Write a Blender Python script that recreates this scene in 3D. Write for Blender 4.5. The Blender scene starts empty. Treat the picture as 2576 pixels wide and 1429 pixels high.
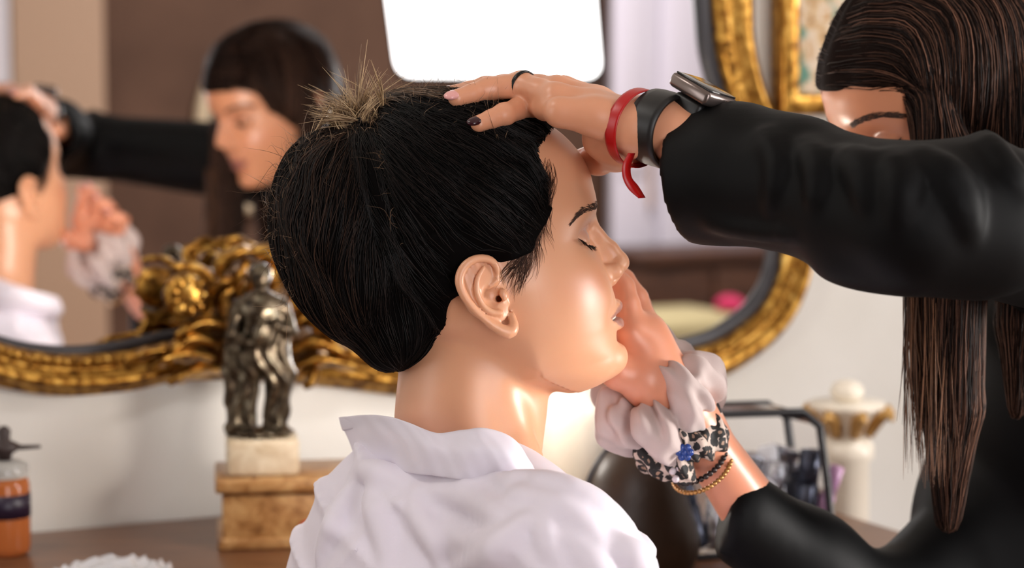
import bpy, bmesh, math, random
import numpy as np
from mathutils import Matrix, Vector, Quaternion

# ------------------------------------------------------------------ camera
FPX = 5440.0                       # focal length in pixels of a 2576 px wide frame
PITCH = math.radians(5.0)          # camera looks slightly down
CAM_H = 1.30
CP, SP = math.cos(PITCH), math.sin(PITCH)
scene = bpy.context.scene
COL = scene.collection
cam_d = bpy.data.cameras.new('camera')
cam = bpy.data.objects.new('camera', cam_d)
COL.objects.link(cam)
cam.location = (0, 0, CAM_H)
cam.rotation_euler = (math.radians(90) - PITCH, 0, 0)
cam_d.sensor_width = 36.0
cam_d.lens = 36.0 * FPX / 2576.0
cam_d.clip_start = 0.05
cam_d.dof.use_dof = True
cam_d.dof.focus_distance = 1.545
cam_d.dof.aperture_fstop = 4.8
scene.camera = cam

# ------------------------------------------------------------------ world, exposure
scene.view_settings.view_transform = 'Standard'
scene.view_settings.look = 'None'
scene.view_settings.gamma = 1.0
scene.view_settings.use_curve_mapping = False
scene.view_settings.exposure = 0.0
world = bpy.data.worlds.new('world')
scene.world = world
world.use_nodes = True
world.node_tree.nodes['Background'].inputs[0].default_value = (0.80, 0.84, 1.0, 1)
world.node_tree.nodes['Background'].inputs[1].default_value = 0.15


def P(px, py, d):
    """world point at depth d (metres along the view axis) for a measured photo position"""
    X = (px - 1288.0) / FPX * d
    U = (714.5 - py) / FPX * d
    return np.array([X, d * CP + U * SP, CAM_H - d * SP + U * CP])


def proj(p):
    x, y, z = p[0], p[1], p[2] - CAM_H
    d = y * CP - z * SP
    U = y * SP + z * CP
    return 1288 + FPX * x / d, 714.5 - FPX * U / d, d


# the mirror wall: plane NB.p = CW (NB points into the wall)
TM = math.radians(25.7)
NB = np.array([-math.sin(TM), math.cos(TM), 0.0])
TT = np.array([math.cos(TM), math.sin(TM), 0.0])
CW = 2.262


def on_wall(px, py, off=0.0):
    """point where the sight line meets the mirror wall, off metres in front of it"""
    r = P(px, py, 1.0) - np.array([0, 0, CAM_H])
    t = (CW - off) / (r @ NB)
    return np.array([0, 0, CAM_H]) + r * t


def wall_uv(px, py, off=0.0):
    p = on_wall(px, py, off)
    return np.array([p @ TT, p[2]])


def uw(u, w, z=0.0):
    """room coordinates: u along the mirror wall, w metres out from it into the room"""
    p = TT * u + NB * (CW - w)
    return np.array([p[0], p[1], z])


def behind(px, py, D):
    """a place in the room that the mirror shows at this sight line, at optical depth D"""
    v = P(px, py, D)
    return v - 2 * (v @ NB - CW) * NB


def light_area(name, loc, target, sx, sy, power, col=(1, 1, 1), spread=180):
    d = bpy.data.lights.new(name, 'AREA')
    d.shape = 'RECTANGLE'
    d.size, d.size_y, d.energy, d.color = sx, sy, power, col
    d.spread = math.radians(spread)
    o = bpy.data.objects.new(name, d)
    COL.objects.link(o)
    o.location = loc
    o.rotation_euler = (Vector(target) - Vector(loc)).to_track_quat('-Z', 'Y').to_euler()
    return o

HB_O_GUESS = np.array([-0.025, 1.594, 1.16])
SOFT_E = 5.0
LAMP_E = 5.5
# added area lights for key, fill and rim; none of their sources is seen
light_area('added_fill_left', uw(-2.5, 0.8, 1.75), P(300, 1000, 2.3), 1.2, 1.4, 18, (1.0, 0.98, 0.96))  # added fill for the wall and blouse; no window is seen here
light_area('added_key_front', uw(0.55, 3.9, 1.25), P(1500, 700, 1.7), 0.9, 2.1, 47, (1.0, 0.97, 0.97))  # added key on the face from behind the camera, source unseen
light_area('added_key_right', uw(4.5, 2.95, 1.0), P(1500, 700, 1.7), 0.9, 1.7, 13, (1.0, 0.96, 0.92), 33)  # added key on the face, beam narrowed to spare wall and wardrobe
light_area('added_rim_light_wall', uw(-0.35, 0.50, 2.66), uw(-0.35, 0.50, 0.0), 0.4, 0.4, 7, (1.0, 0.96, 0.90))  # added to wash the wall and rim the hair; no lamp is seen
light_area('added_fill_far', uw(2.6, 2.3, 2.66), uw(2.6, 2.3, 0.0), 0.5, 0.5, 68, (1.0, 0.96, 0.94))  # added to brighten the far wall in the mirror; no lamp is seen

# ------------------------------------------------------------------ objects
def link(o, parent=None):
    COL.objects.link(o)
    if parent is not None:
        o.parent = parent
    return o


def thing(name, label, cat, group=None, loc=(0, 0, 0)):
    o = bpy.data.objects.new(name, None)
    link(o)
    o.location = loc
    o.empty_display_size = 0.02
    return tag(o, label, cat, group)


def tag(o, label=None, cat=None, group=None, kind=None):
    if label:
        o['label'] = label
    if cat:
        o['category'] = cat
    if group:
        o['group'] = group
    if kind:
        o['kind'] = kind
    return o


def mesh_obj(name, V, Fs, mat, parent=None, smooth=True, col=None):
    """V (n,3) world coordinates; Fs (m,4) or (m,3) int array, or a python list of faces"""
    me = bpy.data.meshes.new(name)
    V = np.asarray(V, dtype=np.float32).reshape(-1, 3)
    if parent is not None:
        V = V - np.array(parent_origin(parent), dtype=np.float32)
    if isinstance(Fs, np.ndarray) and Fs.ndim == 2:
        k = Fs.shape[1]
        me.vertices.add(len(V))
        me.vertices.foreach_set('co', V.ravel())
        me.loops.add(Fs.size)
        me.loops.foreach_set('vertex_index', Fs.astype(np.int32).ravel())
        me.polygons.add(len(Fs))
        me.polygons.foreach_set('loop_start', np.arange(0, Fs.size, k, dtype=np.int32))
    else:
        me.from_pydata([tuple(map(float, v)) for v in V], [], [tuple(int(i) for i in f) for f in Fs])
    me.update(calc_edges=True)
    me.validate()
    if smooth:
        me.polygons.foreach_set('use_smooth', np.ones(len(me.polygons), dtype=bool))
    if col is not None:
        a = me.color_attributes.new('tint', 'FLOAT_COLOR', 'POINT')
        c = np.ones((len(V), 4), dtype=np.float32)
        c[:, :3] = col
        a.data.foreach_set('color', c.ravel())
    if mat is not None:
        me.materials.append(mat)
    o = bpy.data.objects.new(name, me)
    link(o, parent)
    return o


def parent_origin(p):
    v = Vector((0, 0, 0))
    while p is not None:
        v += p.location
        p = p.parent
    return v


class MB:
    """collects shapes of one part"""
    def __init__(self):
        self.V, self.F = [], []
        self.n = 0

    def add(self, V, F):
        V = np.asarray(V, dtype=float).reshape(-1, 3)
        self.V.append(V)
        self.F.extend([tuple(int(i) + self.n for i in f) for f in F])
        self.n += len(V)
        return self

    def box(self, c, s, ax=None, bev=0.0):
        c = np.asarray(c, float)
        s = np.asarray(s, float) / 2
        A = np.eye(3) if ax is None else np.asarray(ax, float)   # rows are axes
        bm = bmesh.new()
        bmesh.ops.create_cube(bm, size=2.0)
        for v in bm.verts:
            v.co = Vector((v.co.x * s[0], v.co.y * s[1], v.co.z * s[2]))
        if bev > 0:
            bmesh.ops.bevel(bm, geom=list(bm.edges), offset=bev, segments=2, profile=0.5, affect='EDGES')
        bm.verts.index_update()
        V = np.array([v.co[:] for v in bm.verts]) @ A + c
        F = [[v.index for v in f.verts] for f in bm.faces]
        bm.free()
        return self.add(V, F)

    def tube(self, pts, rad, n=8, closed=False, cap=True):
        V, F = tube_geo(pts, rad, n, closed, cap)
        return self.add(V, F)

    def lathe(self, prof, c=(0, 0, 0), n=32, ax=None, cap=True):
        A = np.eye(3) if ax is None else np.asarray(ax, float)
        th = np.linspace(0, 2 * np.pi, n, endpoint=False)
        V = []
        for r, z in prof:
            V.append(np.stack([r * np.cos(th), r * np.sin(th), np.full(n, z)], 1))
        V = np.concatenate(V) @ A + np.asarray(c, float)
        F = []
        m = len(prof)
        for i in range(m - 1):
            for j in range(n):
                k = (j + 1) % n
                F.append((i * n + j, i * n + k, (i + 1) * n + k, (i + 1) * n + j))
        if cap:
            F.append(tuple(range(n))[::-1])
            F.append(tuple((m - 1) * n + j for j in range(n)))
        return self.add(V, F)

    def ball(self, c, r, ax=None, nu=14, nv=10):
        r = np.ones(3) * np.asarray(r, float)
        A = np.eye(3) if ax is None else np.asarray(ax, float)
        V, F = [], []
        for i in range(nv + 1):
            ph = math.pi * i / nv
            for j in range(nu):
                t = 2 * math.pi * j / nu
                V.append((r[0] * math.sin(ph) * math.cos(t), r[1] * math.sin(ph) * math.sin(t), -r[2] * math.cos(ph)))
        for i in range(nv):
            for j in range(nu):
                k = (j + 1) % nu
                F.append((i * nu + j, i * nu + k, (i + 1) * nu + k, (i + 1) * nu + j))
        return self.add(np.array(V) @ A + np.asarray(c, float), F)

    def build(self, name, mat, parent=None, smooth=True, merge=True):
        V = np.concatenate(self.V)
        o = mesh_obj(name, V, self.F, mat, parent, smooth)
        if merge:
            bm = bmesh.new()
            bm.from_mesh(o.data)
            bmesh.ops.remove_doubles(bm, verts=bm.verts, dist=1e-6)
            bmesh.ops.recalc_face_normals(bm, faces=bm.faces)
            bm.to_mesh(o.data)
            bm.free()
        return o


def tube_geo(pts, rad, n=8, closed=False, cap=True):
    pts = np.asarray(pts, float)
    m = len(pts)
    rad = np.ones(m) * np.asarray(rad, float)
    if closed:
        T = np.roll(pts, -1, 0) - np.roll(pts, 1, 0)
    else:
        T = np.gradient(pts, axis=0)
    T /= np.linalg.norm(T, axis=1, keepdims=True) + 1e-12
    a = np.array([0, 0, 1.0])
    if abs(T[0] @ a) > 0.9:
        a = np.array([0, 1.0, 0])
    N = a - T[0] * (a @ T[0])
    N /= np.linalg.norm(N)
    V = []
    th = np.linspace(0, 2 * np.pi, n, endpoint=False)
    for i in range(m):
        N = N - T[i] * (N @ T[i])
        N /= np.linalg.norm(N) + 1e-12
        B = np.cross(T[i], N)
        V.append(pts[i] + rad[i] * (np.cos(th)[:, None] * N + np.sin(th)[:, None] * B))
    V = np.concatenate(V)
    F = []
    for i in range(m if closed else m - 1):
        i2 = (i + 1) % m
        for j in range(n):
            k = (j + 1) % n
            F.append((i * n + j, i * n + k, i2 * n + k, i2 * n + j))
    if cap and not closed:
        F.append(tuple(range(n))[::-1])
        F.append(tuple((m - 1) * n + j for j in range(n)))
    return V, F


def spline(pts, n):
    """Catmull-Rom through the points, n samples, any dimension"""
    pts = np.asarray(pts, float)
    if pts.ndim == 1:
        pts = pts[:, None]
    m = len(pts)
    q = np.vstack([2 * pts[0] - pts[1], pts, 2 * pts[-1] - pts[-2]])
    t = np.linspace(0, m - 1 - 1e-9, n)
    i = t.astype(int)
    f = (t - i)[:, None]
    p0, p1, p2, p3 = q[i], q[i + 1], q[i + 2], q[i + 3]
    return 0.5 * ((2 * p1) + (-p0 + p2) * f + (2 * p0 - 5 * p1 + 4 * p2 - p3) * f ** 2 + (-p0 + 3 * p1 - 3 * p2 + p3) * f ** 3)


def curve1(xs, ys):
    """smooth 1-D curve y(x) through control points (monotone xs), evaluated by table lookup"""
    xs = np.asarray(xs, float)
    ys = np.asarray(ys, float)
    # pchip slopes
    h = np.diff(xs)
    d = np.diff(ys) / h
    m = np.zeros(len(xs))
    for i in range(1, len(xs) - 1):
        if d[i - 1] * d[i] > 0:
            w1, w2 = 2 * h[i] + h[i - 1], h[i] + 2 * h[i - 1]
            m[i] = (w1 + w2) / (w1 / d[i - 1] + w2 / d[i])
    m[0], m[-1] = d[0], d[-1]
    X = np.linspace(xs[0], xs[-1], 800)
    k = np.clip(np.searchsorted(xs, X) - 1, 0, len(h) - 1)
    t = (X - xs[k]) / h[k]
    Y = ((1 + 2 * t) * (1 - t) ** 2) * ys[k] + t * (1 - t) ** 2 * h[k] * m[k] + t * t * (3 - 2 * t) * ys[k + 1] + t * t * (t - 1) * h[k] * m[k + 1]
    return lambda x: np.interp(x, X, Y).astype(np.float32)


# ------------------------------------------------------------------ implicit surfaces on a grid
class Field:
    def __init__(self, lo, hi, h):
        self.lo = np.asarray(lo, float)
        self.h = float(h)
        self.n = np.ceil((np.asarray(hi, float) - self.lo) / h).astype(int) + 1
        self.v = np.full(tuple(self.n), 50.0, dtype=np.float32)

    def axes(self, sl):
        return [(self.lo[i] + self.h * np.arange(sl[i].start, sl[i].stop)).astype(np.float32).reshape([-1 if j == i else 1 for j in range(3)]) for i in range(3)]

    def sl(self, lo, hi):
        r = []
        for i in range(3):
            a = int(max(0, math.floor((lo[i] - self.lo[i]) / self.h)))
            b = int(min(self.n[i], math.ceil((hi[i] - self.lo[i]) / self.h) + 1))
            if b <= a:
                return None
            r.append(slice(a, b))
        return tuple(r)

    def full(self):
        return tuple(slice(0, int(k)) for k in self.n)

    def comb(self, s, d, k, mode):
        a = self.v[s]
        if mode == 'u':
            r = smin(a, d, k)
        elif mode == 's':
            r = -smin(-a, d, k)
        elif mode == 'i':
            r = -smin(-a, -d, k)
        self.v[s] = r

    def cone(self, a, b, ra, rb, k=0.0, mode='u'):
        a = np.asarray(a, float)
        b = np.asarray(b, float)
        R = max(ra, rb) + 2.5 * k + 3 * self.h
        s = self.sl(np.minimum(a, b) - R, np.maximum(a, b) + R)
        if s is None:
            return self
        X, Y, Z = self.axes(s)
        ab = b - a
        L = max(float(ab @ ab), 1e-12)
        t = np.clip(((X - a[0]) * ab[0] + (Y - a[1]) * ab[1] + (Z - a[2]) * ab[2]) / L, 0, 1)
        d = np.sqrt((X - a[0] - t * ab[0]) ** 2 + (Y - a[1] - t * ab[1]) ** 2 + (Z - a[2] - t * ab[2]) ** 2) - (ra + t * (rb - ra))
        self.comb(s, d, k, mode)
        return self

    def chain(self, pts, rad, k=0.0, mode='u', kj=None):
        rad = np.ones(len(pts)) * np.asarray(rad, float)
        for i in range(len(pts) - 1):
            self.cone(pts[i], pts[i + 1], rad[i], rad[i + 1], k if i == 0 or kj is None else kj, mode)
        return self

    def ell(self, c, r, k=0.0, mode='u', R=None):
        """ellipsoid; R rows are its axes"""
        c = np.asarray(c, float)
        r = np.ones(3) * np.asarray(r, float)
        m = float(r.max()) + 2.5 * k + 3 * self.h
        s = self.sl(c - m, c + m)
        if s is None:
            return self
        X, Y, Z = self.axes(s)
        x, y, z = X - c[0], Y - c[1], Z - c[2]
        if R is not None:
            R = np.asarray(R, float)
            x, y, z = (R[0, 0] * x + R[0, 1] * y + R[0, 2] * z, R[1, 0] * x + R[1, 1] * y + R[1, 2] * z, R[2, 0] * x + R[2, 1] * y + R[2, 2] * z)
        k0 = np.sqrt((x / r[0]) ** 2 + (y / r[1]) ** 2 + (z / r[2]) ** 2)
        k1 = np.sqrt((x / r[0] ** 2) ** 2 + (y / r[1] ** 2) ** 2 + (z / r[2] ** 2) ** 2) + 1e-9
        d = k0 * (k0 - 1) / k1
        self.comb(s, d, k, mode)
        return self

    def fn(self, f, k=0.0, mode='u', lo=None, hi=None):
        s = self.full() if lo is None else self.sl(lo, hi)
        self.comb(s, f(*self.axes(s)).astype(np.float32), k, mode)
        return self

    def add(self, f, lo=None, hi=None):
        s = self.full() if lo is None else self.sl(lo, hi)
        self.v[s] = self.v[s] + f(*self.axes(s))
        return self

    def sample(self, p):
        q = (np.asarray(p) - self.lo) / self.h
        q = np.clip(q, 0, self.n - 1.001)
        i = q.astype(int)
        f = q - i
        v = self.v
        r = 0
        for dx in (0, 1):
            for dy in (0, 1):
                for dz in (0, 1):
                    w = (f[:, 0] if dx else 1 - f[:, 0]) * (f[:, 1] if dy else 1 - f[:, 1]) * (f[:, 2] if dz else 1 - f[:, 2])
                    r = r + w * v[i[:, 0] + dx, i[:, 1] + dy, i[:, 2] + dz]
        return r

    def grad(self, p):
        e = self.h
        g = np.stack([self.sample(p + d) - self.sample(p - d) for d in np.eye(3) * e], 1)
        return g / (np.linalg.norm(g, axis=1, keepdims=True) + 1e-9)

    def project(self, p, level=0.0, it=4):
        for _ in range(it):
            d = self.sample(p) - level
            p = p - self.grad(p) * np.clip(d, -1.0 * 5 * self.h, 5 * self.h)[:, None]
        return p

    def mesh(self, smooth=1):
        F = self.v
        n = self.n
        neg = F < 0
        c = [n[i] - 1 for i in range(3)]
        cnt = np.zeros(tuple(c), dtype=np.int8)
        for dx in (0, 1):
            for dy in (0, 1):
                for dz in (0, 1):
                    cnt += neg[dx:dx + c[0], dy:dy + c[1], dz:dz + c[2]]
        act = (cnt > 0) & (cnt < 8)
        I, J, K = np.nonzero(act)
        idx = np.full(act.shape, -1, dtype=np.int32)
        idx[I, J, K] = np.arange(len(I))
        val = {}
        for dx in (0, 1):
            for dy in (0, 1):
                for dz in (0, 1):
                    val[dx, dy, dz] = F[I + dx, J + dy, K + dz]
        S = np.zeros((len(I), 3))
        C = np.zeros(len(I))
        corners = list(val)
        for a in corners:
            for ax in range(3):
                if a[ax]:
                    continue
                b = list(a)
                b[ax] = 1
                va, vb = val[a], val[tuple(b)]
                m = (va < 0) != (vb < 0)
                t = np.where(m, va / np.where(m, va - vb, 1), 0)
                p = np.zeros((len(I), 3))
                p[:] = a
                p[:, ax] += t
                S += p * m[:, None]
                C += m
        V = self.lo + self.h * (np.stack([I, J, K], 1) + S / C[:, None])
        quads = []
        for ax in range(3):
            b, d = (ax + 1) % 3, (ax + 2) % 3
            s0 = [slice(1, -1)] * 3
            s1 = [slice(1, -1)] * 3
            s0[ax] = slice(0, n[ax] - 1)
            s1[ax] = slice(1, n[ax])
            A, B = neg[tuple(s0)], neg[tuple(s1)]
            for flip in (0, 1):
                m = (A & ~B) if not flip else (~A & B)
                q = np.stack(np.nonzero(m), 1)
                q[:, b] += 1
                q[:, d] += 1
                if not len(q):
                    continue
                o = []
                for db, dd in ((-1, -1), (0, -1), (0, 0), (-1, 0)):
                    r = q.copy()
                    r[:, b] += db
                    r[:, d] += dd
                    o.append(idx[r[:, 0], r[:, 1], r[:, 2]])
                o = np.stack(o, 1)
                quads.append(o if not flip else o[:, ::-1])
        Q = np.concatenate(quads) if quads else np.zeros((0, 4), int)
        Q = Q[(Q >= 0).all(1)]
        for _ in range(smooth):
            V = laplace(V, Q, 0.5)
        return V, Q


def laplace(V, Q, w):
    acc = np.zeros_like(V)
    cnt = np.zeros(len(V))
    for a, b in ((0, 1), (1, 2), (2, 3), (3, 0)):
        for p, q in ((a, b), (b, a)):
            for ax in range(3):
                acc[:, ax] += np.bincount(Q[:, p], V[Q[:, q], ax], len(V))
            cnt += np.bincount(Q[:, p], minlength=len(V))
    return V + w * (acc / np.maximum(cnt, 1)[:, None] - V)


def smin(a, b, k):
    if k <= 0:
        return np.minimum(a, b)
    h = np.clip(0.5 + 0.5 * (b - a) / k, 0, 1)
    return b + (a - b) * h - k * h * (1 - h)


def merge_geo(parts):
    """join several (V, F) surfaces of one body into one mesh"""
    V, F, n = [], [], 0
    for v, f in parts:
        V.append(v)
        F.append(f + n)
        n += len(v)
    return np.concatenate(V), np.concatenate(F)


def gz(x, s):
    return np.exp(-(x / s) ** 2)


def sstep(a, b, x):
    t = np.clip((x - a) / (b - a), 0, 1)
    return t * t * (3 - 2 * t)


def frame(z, x):
    """orthonormal rows (x', y', z') with z' along z and x' near x"""
    z = np.asarray(z, float)
    z = z / np.linalg.norm(z)
    x = np.asarray(x, float)
    x = x - z * (x @ z)
    x = x / np.linalg.norm(x)
    return np.stack([x, np.cross(z, x), z])


# ------------------------------------------------------------------ strands
def strands_mesh(S, R, sides=3):
    """S (n,m,3) polylines, R (n,m) radii -> thin tubes"""
    n, m, _ = S.shape
    T = np.gradient(S, axis=1)
    T /= np.linalg.norm(T, axis=2, keepdims=True) + 1e-12
    a = np.zeros_like(T)
    a[..., 1] = 1.0
    a[np.abs(T[..., 1]) > 0.9] = (1, 0, 0)
    N = np.cross(T, a)
    N /= np.linalg.norm(N, axis=2, keepdims=True) + 1e-12
    B = np.cross(T, N)
    V = np.zeros((n, m, sides, 3))
    for k in range(sides):
        t = 2 * math.pi * k / sides
        V[:, :, k] = S + R[..., None] * (math.cos(t) * N + math.sin(t) * B)
    base = (np.arange(n)[:, None, None] * m + np.arange(m - 1)[None, :, None]) * sides
    k = np.arange(sides)[None, None, :]
    k2 = (k + 1) % sides
    F = np.stack([base + k, base + k2, base + sides + k2, base + sides + k], -1).reshape(-1, 4)
    return V.reshape(-1, 3), F


# ------------------------------------------------------------------ materials
def srgb(r, g, b):
    f = lambda c: (c / 255 / 12.92) if c / 255 <= 0.04045 else ((c / 255 + 0.055) / 1.055) ** 2.4
    return (f(r), f(g), f(b))


class Mat:
    """small node-graph helper around one Principled material"""
    def __init__(self, name, col=(0.8, 0.8, 0.8), rough=0.5, metal=0.0, **kw):
        self.m = bpy.data.materials.new(name)
        self.m.use_nodes = True
        self.t = self.m.node_tree
        self.b = self.t.nodes['Principled BSDF']
        self.b.inputs['Base Color'].default_value = (*col, 1)
        self.b.inputs['Roughness'].default_value = rough
        self.b.inputs['Metallic'].default_value = metal
        for k, v in kw.items():
            self.b.inputs[k.replace('_', ' ')].default_value = v

    def node(self, typ, **kw):
        n = self.t.nodes.new(typ)
        for k, v in kw.items():
            if k in n.inputs:
                n.inputs[k].default_value = v
            else:
                setattr(n, k, v)
        return n

    def link(self, a, b):
        self.t.links.new(a, b)

    def coords(self, scale=(1, 1, 1), kind='Object', rot=(0, 0, 0)):
        c = self.node('ShaderNodeTexCoord')
        mp = self.node('ShaderNodeMapping')
        mp.inputs['Scale'].default_value = scale
        mp.inputs['Rotation'].default_value = rot
        self.link(c.outputs[kind], mp.inputs['Vector'])
        return mp.outputs['Vector']

    def noise(self, scale, detail=3, rough=0.5, vec=None, dist=0.0):
        n = self.node('ShaderNodeTexNoise')
        n.inputs['Scale'].default_value = scale
        n.inputs['Detail'].default_value = detail
        n.inputs['Roughness'].default_value = rough
        n.inputs['Distortion'].default_value = dist
        self.link(vec if vec is not None else self.coords(), n.inputs['Vector'])
        return n.outputs['Fac']

    def ramp(self, fac, stops, interp='LINEAR'):
        r = self.node('ShaderNodeValToRGB')
        r.color_ramp.interpolation = interp
        e = r.color_ramp.elements
        while len(e) < len(stops):
            e.new(0.5)
        for el, (p, c) in zip(e, stops):
            el.position = p
            el.color = (*c, 1)
        self.link(fac, r.inputs['Fac'])
        return r.outputs['Color']

    def color(self, sock):
        self.link(sock, self.b.inputs['Base Color'])
        return self

    def bump(self, fac, strength=0.3, dist=0.002):
        b = self.node('ShaderNodeBump')
        b.inputs['Strength'].default_value = strength
        b.inputs['Distance'].default_value = dist
        self.link(fac, b.inputs['Height'])
        self.link(b.outputs['Normal'], self.b.inputs['Normal'])
        return self

    def mix(self, a, b, fac, blend='MIX'):
        n = self.node('ShaderNodeMix', data_type='RGBA', blend_type=blend)
        for s, v in ((6, a), (7, b), (0, fac)):
            if isinstance(v, (int, float)):
                n.inputs[s].default_value = v
            elif isinstance(v, tuple):
                n.inputs[s].default_value = (*v, 1)
            else:
                self.link(v, n.inputs[s])
        return n.outputs[2]

    def attr(self, name='tint'):
        n = self.node('ShaderNodeAttribute')
        n.attribute_name = name
        return n.outputs['Color']


M = {}

def skin_mat(name, base, rough=0.38):
    m = Mat(name, base, rough)
    n = m.noise(60, 4, 0.6)
    c = m.mix(m.attr(), (0.93, 0.90, 0.90), m.ramp(n, [(0.35, (0, 0, 0)), (0.75, (0.22, 0.22, 0.22))]), 'MULTIPLY')
    m.color(c)
    m.b.inputs['Subsurface Weight'].default_value = 0.12
    m.b.inputs['Subsurface Radius'].default_value = (1.0, 0.35, 0.2)
    m.b.inputs['Subsurface Scale'].default_value = 0.006
    m.b.inputs['Specular IOR Level'].default_value = 0.58
    m.bump(m.noise(900, 2, 0.5), 0.05, 0.0004)
    return m.m


def hair_mat(name, rough=0.36, spec=0.5):
    m = Mat(name, (0.02, 0.012, 0.008), rough)
    m.color(m.attr())
    m.b.inputs['Specular IOR Level'].default_value = spec
    return m.m


M['skin'] = skin_mat('skin', srgb(214, 160, 128))
M['hair'] = hair_mat('dark_hair', 0.45, 0.13)
M['hair_base'] = hair_mat('hair_base', 0.75, 0.04)
M['hair_light'] = hair_mat('light_hair', 0.4, 0.6)
M['teeth'] = Mat('teeth', srgb(235, 228, 215), 0.25).m
M['brow'] = Mat('brow_hair', srgb(64, 44, 34), 0.6).m
M['lash'] = Mat('lash_black', srgb(18, 13, 12), 0.5).m

# ------------------------------------------------------------------ materials of the room
m = Mat('cream_plaster', srgb(226, 222, 212), 0.75)
m.color(m.ramp(m.noise(3.5, 4, 0.6), [(0.3, srgb(212, 208, 201)), (0.7, srgb(224, 221, 216))]))
m.bump(m.noise(160, 3, 0.6), 0.08, 0.001)
M['plaster'] = m.m
m = Mat('brown_wall', srgb(104, 76, 58), 0.8)
m.color(m.ramp(m.noise(4, 3, 0.5), [(0.3, srgb(84, 58, 43)), (0.7, srgb(102, 73, 56))]))
M['brown_wall'] = m.m
m = Mat('parquet', srgb(110, 72, 44), 0.4)
m.color(m.ramp(m.noise(6, 5, 0.6, m.coords((1, 12, 1))), [(0.3, srgb(88, 55, 33)), (0.7, srgb(134, 92, 58))]))
M['floor'] = m.m
M['ceiling'] = Mat('ceiling_white', srgb(226, 220, 212), 0.85).m
M['white_paint'] = Mat('white_paint', srgb(226, 222, 228), 0.55).m
M['glass_mirror'] = Mat('mirror_silver', (0.90, 0.90, 0.91), 0.0, 1.0).m
m = Mat('antique_gold', srgb(186, 138, 58), 0.34, 0.9)
n_ = m.noise(85, 4, 0.65)
m.color(m.ramp(n_, [(0.32, srgb(58, 34, 14)), (0.47, srgb(150, 104, 40)), (0.62, srgb(206, 160, 78)), (0.8, srgb(238, 206, 130))]))
m.bump(m.noise(140, 3, 0.6), 0.35, 0.0015)
M['gold'] = m.m
m = Mat('dark_gold', srgb(96, 62, 28), 0.5, 0.55)
m.color(m.ramp(m.noise(60, 4, 0.6), [(0.3, srgb(42, 26, 14)), (0.7, srgb(112, 76, 36))]))
M['dark_gold'] = m.m
M['slip'] = Mat('dark_slip', srgb(52, 50, 54), 0.35, 0.2).m


def quad_wall(name, pts, mat, thick, out):
    """a slab: corner points pts, extruded by thick along out"""
    pts = np.array(pts, float)
    o = np.asarray(out, float) * thick
    n = len(pts)
    V = np.concatenate([pts, pts + o])
    F = [tuple(range(n)), tuple(range(2 * n - 1, n - 1, -1))] + [(i, i + n, (i + 1) % n + n, (i + 1) % n) for i in range(n)]
    b = MB()
    b.add(V, F)
    ob = b.build(name, mat, None, False)
    ob['kind'] = 'structure'
    return ob


U0, U1, W1, ZC = -2.6, 4.6, 4.0, 2.75      # room: u range, depth, ceiling height
quad_wall('floor', [uw(U0, 0, 0), uw(U1, 0, 0), uw(U1, W1, 0), uw(U0, W1, 0)], M['floor'], 0.1, (0, 0, -1))
quad_wall('ceiling', [uw(U0, 0, ZC), uw(U1, 0, ZC), uw(U1, W1, ZC), uw(U0, W1, ZC)], M['ceiling'], 0.1, (0, 0, 1))
quad_wall('wall_back', [uw(U0, 0, 0), uw(U1, 0, 0), uw(U1, 0, ZC), uw(U0, 0, ZC)], M['plaster'], 0.12, NB)


def holed_wall(name, ua, wa, ub, wb, hole, mat, out):
    """wall from (ua,wa) to (ub,wb) with one window hole (t0,t1,z0,z1)"""
    t0, t1, z0, z1 = hole
    f = lambda t, z: uw(ua + (ub - ua) * t, wa + (wb - wa) * t, z)
    b = MB()
    for (a, c, e, g) in ((0, t0, 0, ZC), (t1, 1, 0, ZC), (t0, t1, 0, z0), (t0, t1, z1, ZC)):
        pts = np.array([f(a, e), f(c, e), f(c, g), f(a, g)])
        o = np.asarray(out) * 0.14
        V = np.concatenate([pts, pts + o])
        b.add(V, [(0, 1, 2, 3), (7, 6, 5, 4)] + [(i, i + 4, (i + 1) % 4 + 4, (i + 1) % 4) for i in range(4)])
    ob = b.build(name, mat, None, False, False)
    ob['kind'] = 'structure'
    # casement
    w = MB()
    for t in (t0, (t0 + t1) / 2, t1):
        w.box(f(t, (z0 + z1) / 2) + np.asarray(out) * 0.07, (0.05, 0.06, z1 - z0), np.stack([(f(1, 0) - f(0, 0)) / np.linalg.norm(f(1, 0) - f(0, 0)), np.asarray(out), (0, 0, 1)]))
    for z in (z0, z1):
        w.box(f((t0 + t1) / 2, z) + np.asarray(out) * 0.07, (np.linalg.norm(f(t1, 0) - f(t0, 0)), 0.06, 0.05), np.stack([(f(1, 0) - f(0, 0)) / np.linalg.norm(f(1, 0) - f(0, 0)), np.asarray(out), (0, 0, 1)]))
    wi = w.build({'wall_left': 'window_1', 'wall_front': 'window_2', 'wall_right': 'window_3'}[name], M['white_paint'], None, False, False)
    wi['kind'] = 'structure'


holed_wall('wall_left', U0, 0, U0, W1, (0.08, 0.42, 0.95, 2.45), M['plaster'], -TT)
holed_wall('wall_right', U1, 0, U1, W1, (0.61, 0.865, 0.15, 1.95), M['plaster'], TT)
holed_wall('wall_front', U0, W1, U1, W1, (0.365, 0.510, 0.12, 2.35), M['brown_wall'], -NB)

# ------------------------------------------------------------------ what the mirror shows of the far wall (front side of the room)
WF = W1 - 0.004


def far(px, py=280, w=WF):
    """u, z on the far wall (at distance w from the mirror wall) that the mirror shows at a photo position"""
    r = P(px, py, 1.0) - np.array([0, 0, CAM_H])
    t = (CW + w) / (r @ NB)
    v = np.array([0, 0, CAM_H]) + r * t
    return v @ TT, v[2]


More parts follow.
